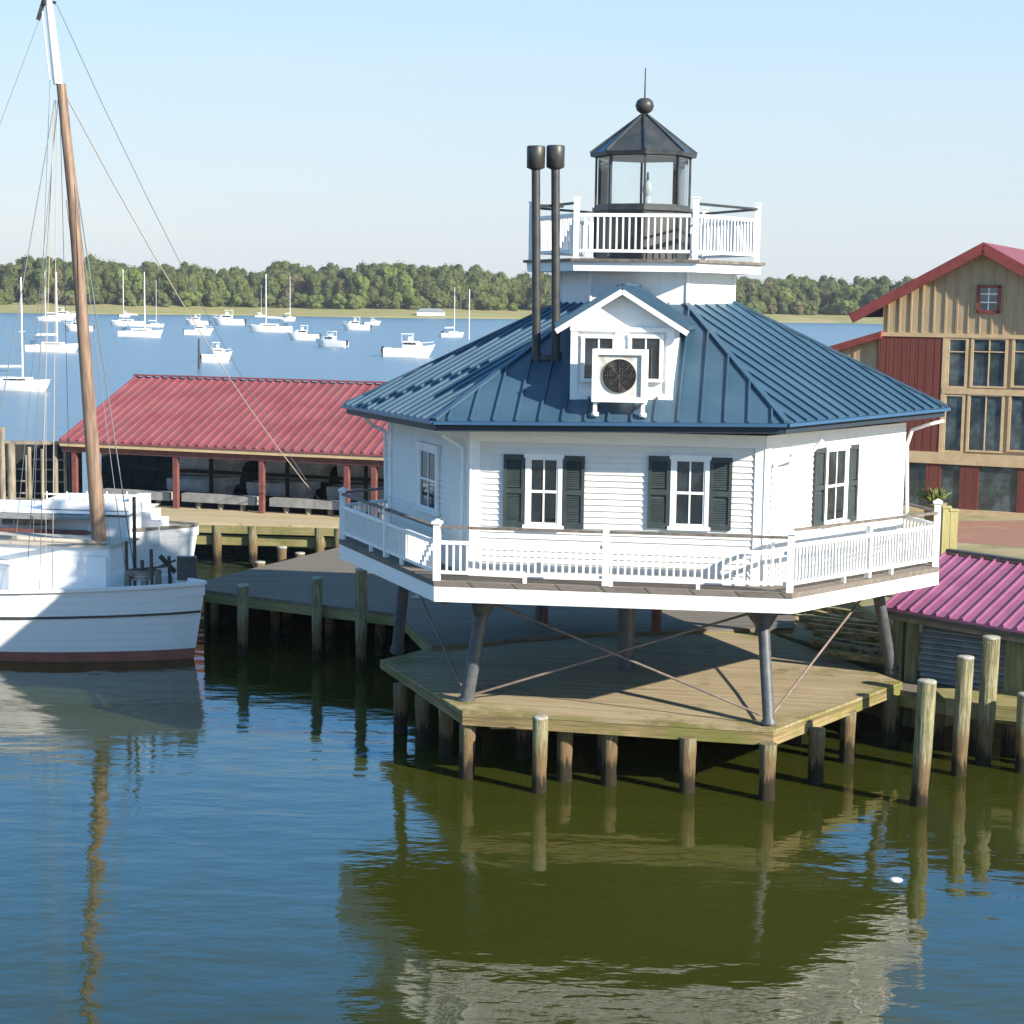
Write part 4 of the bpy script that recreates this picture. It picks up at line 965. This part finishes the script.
for t in(.38,.68): z=z0+(z1-z0)*t; bf.bx(mb,a+.12,b-.12,z-.02,z+.02,.07,.083)
mb.build('muntins','whitetrim',o)
# ground floor glazing
mb=MB(); bf.bx(mb,-3,Wb,zg-.1,z_lo,-.0,.03); g0=mb.build('shopfront_glass','glassblue',ba)
for x0,x1 in((926,941),(960,979),(1018,1040)):
    mb=MB(); bf.bx(mb,bh(x0,480)[0],bh(x1,480)[0],zg-.1,z_lo,.03,.09); mb.build('maroon_panel','maroon',ba)
mb=MB(); bf.bx(mb,-3,Wb,zg-.05,zg+.16,.03,.12); mb.build('sill','tantrim',ba)
# lean-to
lw=Face(Vector((bl.x,BD,0))-bf.ex*4.2-bf.n*.1,Vector((bl.x,BD,0))-bf.n*.1)
mb=MB(); zt1=bh(874,333)[1]; zt0=zt1-4.0*.33
mb.add([lw.p(0,z_hi),lw.p(4.2,z_hi),lw.p(4.2,zt1),lw.p(0,zt0),lw.p(0,z_hi,-10),lw.p(0,zt0,-10),lw.p(4.2,zt1,-10)],[(0,1,2,3),(4,0,3,5)])
mb.add([lw.p(0,zg-.2,-10),lw.p(0,zg-.2,0),lw.p(0,z_hi,0),lw.p(0,z_hi,-10)],[(0,1,2,3)])
u=.2
while u<4.1: lw.bx(mb,u-.03,u+.03,z_hi,zt0+(zt1-zt0)*u/4.2-.1,.0,.035); u+=.42
mb.build('lean_to_wall','tan',ba)
mb=MB(); P=[lw.p(-.4,zt0-.05,.4),lw.p(4.2,zt1+.08,.4),lw.p(4.2,zt1+.08,-10),lw.p(-.4,zt0-.05,-10)]; mb.slab([p-Vector((0,0,.26)) for p in P],P); mb.build('lean_to_roof','barnred',ba)
# magenta shed
zs0=1.15
ms_=thing('magenta_shed','small shed with a ribbed magenta metal roof and slatted grey wall beside the platform','shed',(12,38.5,zs0))
ea=atd(884,607,38.6); eb=atd(1024,631.5,36.8); dirE=Vector((eb.x-ea.x,eb.y-ea.y,0)).normalized(); eze=ea.z; 
slope=(eb.z-ea.z)
eb2=ea+(eb-ea)*1.9
ra=atd(947,553,41.6); rb=ra+(eb2-ea); 
# ridge right point consistent with the picture
rbp=atd(1024,564,41.6-1.0); rb=ra+(rbp-ra)*((eb2-ea).length/(rbp-ra).length)
mb=MB(); P=[ea,eb2,rb,ra]; mb.slab([p-Vector((0,0,.05)) for p in P],P)
ns=20
for i in range(ns+1):
    t=i/ns; a=ea.lerp(eb2,t)+Vector((0,0,.02)); b=ra.lerp(rb,t)+Vector((0,0,.02)); mb.beam(a,b,.032,.08)
# back slope
off=(ra-ea); fa=ra+Vector((off.x,off.y,-off.z)); fb=rb+Vector((off.x,off.y,-off.z)); P=[ra,rb,fb,fa]; mb.slab([p-Vector((0,0,.055)) for p in P],[p-Vector((0,0,.004)) for p in P])
mb.build('roof','magenta',ms_)
mb=MB(); mb.beam(ra+Vector((0,0,.06)),rb+Vector((0,0,.06)),.2,.08); mb.beam(ea-Vector((0,0,.10)),eb2-Vector((0,0,.10)),.06,.08); mb.build('ridge_cap','dark',ms_)
mb=MB(); mb.beam(ea-Vector((0,0,.2))+Vector((.1,.12,0)),eb2-Vector((0,0,.2))+Vector((.1,.12,0)),.1,.14); mb.build('header_beam','wood',ms_)
sf=Face(Vector((ea.x+.1,ea.y+.45,0)),Vector((eb2.x+.1,eb2.y+.45,0)))
for X in(899,912,1012,1022):
    u_=sf.hit(X,650)[0]; zt=ea.z+(eb.z-ea.z)*(u_/ (eb-ea).length)-.15; mb=MB(); sf.bx(mb,u_-.11,u_+.11,zs0-1.0 if X<915 else zs0,zt,-.1,.12); mb.build('post','postgreen',ms_)
mb=MB(); ua,ub=sf.hit(920,650)[0],sf.hit(1008,650)[0]; zt=ea.z-.45; z=zs0+.05
sf.bx(mb,ua,ub+3,zs0,zt+.1,-.25,-.2)
while z<zt+.05:
    mb.add([sf.p(ua,z,-.02),sf.p(ub+3,z,-.02),sf.p(ub+3,z+.085,-.15),sf.p(ua,z+.085,-.15),sf.p(ua,z-.02,-.02),sf.p(ub+3,z-.02,-.02),sf.p(ua,z-.02,-.15),sf.p(ub+3,z-.02,-.15)],[(0,1,2,3),(4,5,1,0),(6,7,5,4)]); z+=.125
mb.build('slatted_wall','louver',ms_)
# dock below shed
sdk=thing('shed_dock','narrow weathered dock under the magenta-roofed shed','dock',(12,37.5,0))
Q=[Vector((ea.x-.6,ea.y-.1,0)),Vector((eb.x-.9,eb.y-.35,0)),Vector((eb2.x,eb2.y-.4,0)),Vector((eb2.x+2,eb2.y+6,0)),Vector((ea.x+1,ea.y+5,0))]
mb=MB(); mb.prism([(p.x,p.y) for p in Q],zs0-.07,zs0); mb.build('deck','dockgrey',sdk)
mb=MB(); mb.beam(Q[0]+Vector((0,.08,zs0-.22)),Q[1]+Vector((0,.08,zs0-.22)),.12,.28); mb.beam(Q[1]+Vector((0,.08,zs0-.22)),Q[2]+Vector((0,.08,zs0-.22)),.12,.28); mb.build('edge_beam','beamfar',sdk)
for i,t in enumerate((.02,.35,.7,1.0,1.4)):
    p=Q[0].lerp(Q[1],t)+Vector((0,.3,0)); mb=MB(); pile(mb,p.x,p.y,-1.2,zs0-.08,.15,90+i); mb.build('pile','pile',sdk)
# little step dock at the right edge
a=atz(1000,706,1.2)
sq=thing('step_dock','small low timber landing at the right edge beyond the tall piles','landing',(a.x+2,a.y,0))
mb=MB(); mb.prism([(a.x-1.0,a.y+.4),(a.x+4,a.y-1.6),(a.x+4,a.y+1.4),(a.x-1.0,a.y+1.6)],1.14,1.21); mb.build('deck','beamfar',sq)
mb=MB(); mb.beam((a.x-1,a.y+.42,1.02),(a.x+4,a.y-1.58,1.02),.1,.22); mb.build('edge_beam','beamfar',sq)
mb=MB(); pile(mb,a.x+.4,a.y+.7,-1.2,1.12,.15,97); mb.build('pile','pile',sq)
# wooden posts behind the right gallery corner
for X,yt,yb,lab in((944,508,560,'left of two yellowish square posts behind the gallery corner'),(951.5,511,557,'right of two yellowish square posts behind the gallery corner')):
    p=atd(X,yb,45.5); zt=atd(X,yt,45.5).z; mb=MB(); mb.box((p.x,45.5,(zt+zg)/2),(.2,.2,zt-zg)); mb.box((p.x,45.5,zt+.03),(.24,.24,.05)); o=mb.build('wooden_post',surf('pale_post',(.34,.31,.12),(.44,.40,.2),scale=(5,5,.6),ns=1.5,rough=.8)); tag(rebase(o,(p.x,45.5,zg)),lab,'post')
# potted plant
pp=atd(935,506,52); pot=thing('potted_plant','spiky green potted plant behind the gallery before the dark shop windows','plant',(pp.x,52,zg))
zpt=atd(935,503,52).z
mb=MB(); mb.lathe((pp.x,52,zg),[(0,0),(.22,0),(.32,zpt-zg-.05),(.36,zpt-zg),(.28,zpt-zg),(0,zpt-zg-.05)],14); mb.build('pot','terracotta',pot)
mb=MB()
for i in range(90):
    a=random.uniform(0,6.28); l=random.uniform(.3,.68); e=random.uniform(.5,1.45); d=Vector((math.cos(a)*math.cos(e),math.sin(a)*math.cos(e),math.sin(e))); s=d.cross(Vector((0,0,1))).normalized()*.035
    b=Vector((pp.x,52,zpt))+Vector((math.cos(a)*.08,math.sin(a)*.08,0)); m_=b+d*l*.6; t=b+d*l-Vector((0,0,l*.2)); mb.add([b-s,b+s,m_+s*1.3,t,m_-s*1.3],[(0,1,2,3,4)])
mb.build('foliage','leaf',pot)
# timber pile behind the platform
rnd=random.Random(5)
M['drift']=surf('driftwood',(.12,.10,.06),(.44,.36,.20),scale=(.6,4,4),ns=2,rough=.95,bmp=.5,spec=.08,c3=(.11,.12,.04))
cnt=[]
for i in range(11):
    x0=rnd.uniform(786,800)+i*3.2; y0_=602+i*4.3; a=atz(x0+rnd.uniform(-5,5),y0_+rnd.uniform(-1,1),1.62); b=atz(min(905,x0+rnd.uniform(75,100)),y0_+rnd.uniform(9,16),1.62)
    z=1.62; mb=MB(); n=9
    a.z=b.z=1.5+rnd.uniform(-.06,.06)
    ps=[a.lerp(b,j/n)+Vector((0,rnd.uniform(-.02,.02),rnd.uniform(-.012,.012))) for j in range(n+1)]
    for j in range(n): mb.beam(ps[j],ps[j+1],.17,.16)
    o=mb.build('timber_log',M['drift']); tag(rebase(o,a),['farthest','second farthest','third farthest','fourth farthest','fifth from the back','middle','fifth from the front','fourth nearest','third nearest','second nearest','nearest'][i]+' timber in the row behind the platform, left of the magenta shed','timber','weathered timbers laid behind the platform')
# red little posts behind platform
for X,yt,yb,dep,mt,lab in((545,607,627,44.2,'redpost','thin red post on the grey dock seen under the gallery, left of the central column'),(656,606,631,44.0,'redpost','dark red bollard on the dock seen under the gallery, right of the central column')):
    p=atz(X,yb,zd); r=.07 if X<600 else .13; mb=MB(); mb.tube((p.x,p.y,zd),(p.x,p.y,zd+.75),r,r,12); mb.lathe((p.x,p.y,zd+.75),[(r,0),(r*1.2,.02),(r*1.15,.07),(0,.12)],12); o=mb.build('bollard',mt); tag(rebase(o,(p.x,p.y,zd)),lab,'bollard')
# ================================================================= FAR SHORE AND WOOD
mb=MB(); xs=list(range(-700,1101,20)); rnd=random.Random(3)
def shore(x): return 850+18*math.sin(x*.012)+9*math.sin(x*.045+1)+ (-45 if x<-150 else 0)*min(1,(-150-x)/100 if x<-150 else 0)
rowsz=[(0,-.3),(3,.6),(18,1.7),(45,3.2),(60,4.2),(400,9)]
for (o0,z0),(o1,z1) in zip(rowsz[:-1],rowsz[1:]):
    for x0,x1 in zip(xs[:-1],xs[1:]): mb.add([(x0,shore(x0)+o0,z0),(x1,shore(x1)+o0,z0),(x1,shore(x1)+o1,z1),(x0,shore(x0)+o1,z1)],[(0,1,2,3)])
o=mb.build('shore',surf('marsh_grass',(.30,.26,.10),(.22,.22,.07),scale=(.4,3,3),ns=.05,rough=.95,c3=(.36,.28,.15),ns3=.03)); tag(o,'marshy tan and green far shore',None,kind='structure')
LEAF=[surf('wood_dark',(.052,.066,.020),(.078,.092,.030),ns=.25,rough=.8,spec=.2),surf('wood_mid',(.066,.084,.024),(.095,.113,.036),ns=.25,rough=.8,spec=.2),surf('wood_light',(.085,.118,.026),(.115,.14,.04),ns=.3,rough=.8,spec=.2),surf('wood_tan',(.12,.10,.05),(.10,.09,.04),ns=.3,rough=.8,spec=.2),surf('trunk_pale',(.16,.13,.10),ns=.5,rough=.9)]
V=[];Fc=[];MI=[]
import bmesh
_b=bmesh.new(); bmesh.ops.create_icosphere(_b,subdivisions=2,radius=1); IV=[v.co.copy() for v in _b.verts]; IF=[tuple(v.index for v in f.verts) for f in _b.faces]; _b.free()
SMF=[]
def crown(cx,cy,cz,rx,rz,n,mi,ls):
    nl=8
    lob=[(rnd.uniform(-.5,.5)*rx,rnd.uniform(-.5,.3)*rx,rnd.uniform(-.75,.5)*rz,rnd.uniform(.42,.6)) for _ in range(nl)]; lob.append((0,0,.1*rz,.75)); nl+=1
    for lx,ly,lz,lr in lob:
        o=len(V); hz_=min(rz,rx*1.25)
        for v in IV:
            k=lr*.80*rnd.uniform(.74,1.14); V.append(Vector((cx+lx+v.x*rx*k,cy+ly+v.y*rx*k,cz+lz+v.z*hz_*k)))
        Fc.extend([tuple(o+i for i in f) for f in IF]); MI.extend([mi]*len(IF))
    for i in range(n):
        lx,ly,lz,lr=lob[i%nl]; hz_=min(rz,rx*1.25)
        u=rnd.gauss(0,1);v=-abs(rnd.gauss(0,1));w_=rnd.gauss(0,1); l=math.sqrt(u*u+v*v+w_*w_)+1e-6; u/=l;v/=l;w_/=l
        q=rnd.uniform(.74,1.0)
        p=Vector((cx+lx+u*rx*lr*q,cy+ly+v*rx*lr*q,cz+lz+w_*hz_*lr*q))
        nrm=Vector((u+rnd.uniform(-.4,.4),v+rnd.uniform(-.4,.4),w_+rnd.uniform(-.2,.6))).normalized(); a=nrm.orthogonal().normalized(); b=nrm.cross(a)
        s=ls*rnd.uniform(.6,1.25); o=len(V); t=rnd.uniform(0,1.5); a2=a*math.cos(t)+b*math.sin(t); b2=nrm.cross(a2)
        V.extend([p-a2*s-b2*s*.5,p+a2*s*.7-b2*s,p+a2*s+b2*s*.6,p-a2*s*.5+b2*s]); Fc.append((o,o+1,o+2,o+3)); MI.append(mi)
def ptop(x):   # crown-top height (m) along the shore
    X=512+x/870*F
    if X<450: return 29+1.2*math.sin(X*.05)+1.3*math.sin(X*.021)
    if X<560: return 29-3*(X-450)/110
    return 26.5+.8*math.sin(X*.03)
for row in range(4):
    x=-340
    while x<330:
        y=shore(x)+62+row*13+rnd.uniform(-4,4); rx=rnd.uniform(4.5,8.0); top=(ptop(x)-(6.5,3.5,1.5,0)[row])*rnd.uniform(.88,1.04)
        base=2.5+rnd.uniform(0,1.5); cz=(top+base)/2+1; rz=(top-base)/2+.5
        mi=rnd.choices((0,1,2,3),((5,5,2,1.6),(7,5,.6,.8),(8,4,.2,.3),(9,4,0,.1))[row])[0]
        crown(x,y,cz,rx,rz,520,mi,.46)
        x+=rx*.95
for i in range(170):   # low bushes at the edge
    x=rnd.uniform(-335,325); y=shore(x)+rnd.uniform(48,58); h=rnd.uniform(3,9); crown(x,y,3.6+h*.45,h*.7,h*.55,150,rnd.choice((0,1,1,2,3)),.36)
for i in range(26):
    x=rnd.uniform(-335,325); y=shore(x)+56; h=rnd.uniform(6,14); o=len(V); r=.22
    V.extend([Vector((x-r,y,3)),Vector((x+r,y,3)),Vector((x+r*.5,y,3+h)),Vector((x-r*.5,y,3+h)),Vector((x,y+r*2,3)),Vector((x,y+r,3+h))]); Fc.extend([(o,o+1,o+2,o+3),(o+1,o+4,o+5,o+2),(o+4,o,o+3,o+5)]); MI.extend([4,4,4])
me=bpy.data.meshes.new('far_wood'); me.from_pydata(V,[],Fc)
for m in LEAF: me.materials.append(m)
me.polygons.foreach_set('material_index',MI); me.update(); o=bpy.data.objects.new('far_wood',me); col.objects.link(o)
tag(o,'continuous green wood along the far shore of the bay','woodland',kind='stuff')
# white shoreline house
p=atz(431,314,0); hy=shore(-35)+8; hx=atd(431,311,hy).x; hs=thing('shore_boathouse','low white boathouse on the far marsh shore above the sailboats','boathouse',(hx,hy,1.2))
mb=MB(); mb.box((hx,hy,2.0),(13,5,2.0)); mb.build('wall','white',hs)
mb=MB(); P=[Vector((hx-7,hy-3,3.0)),Vector((hx+7,hy-3,3.0)),Vector((hx+4.5,hy,4.5)),Vector((hx-4.5,hy,4.5)),Vector((hx+7,hy+3,3.0)),Vector((hx-7,hy+3,3.0))]; mb.add(P,[(0,1,2,3),(1,4,2),(4,5,3,2),(5,0,3),(0,5,4,1)]); mb.build('roof','louver',hs)
# floating bits
for i,(X,Y) in enumerate(((896,880),(318,733))):
    p=atz(X,Y,0); mb=MB(); mb.lathe((p.x,p.y,0),[(.10,-.03),(.11,.01),(.08,.025),(0,.03)],12)
    if i==0: o=mb.build('float','white'); tag(rebase(o,(p.x,p.y,0)),'small white float lying on the water below the right piles','float')

hm=bpy.data.materials.new('haze_air'); hm.use_nodes=True; nt=hm.node_tree; nt.nodes.clear(); o_=nt.nodes.new('ShaderNodeOutputMaterial'); pv=nt.nodes.new('ShaderNodeVolumePrincipled')
pv.inputs['Color'].default_value=(.86,.90,.95,1); pv.inputs['Density'].default_value=.00012; pv.inputs['Anisotropy'].default_value=.2; nt.links.new(pv.outputs[0],o_.inputs['Volume'])
M['haze']=hm
mb=MB(); mb.box((0,450,18.5),(2600,1340,40)); o=mb.build('haze','haze'); tag(o,'thin pale summer haze over the bay','haze',kind='stuff')
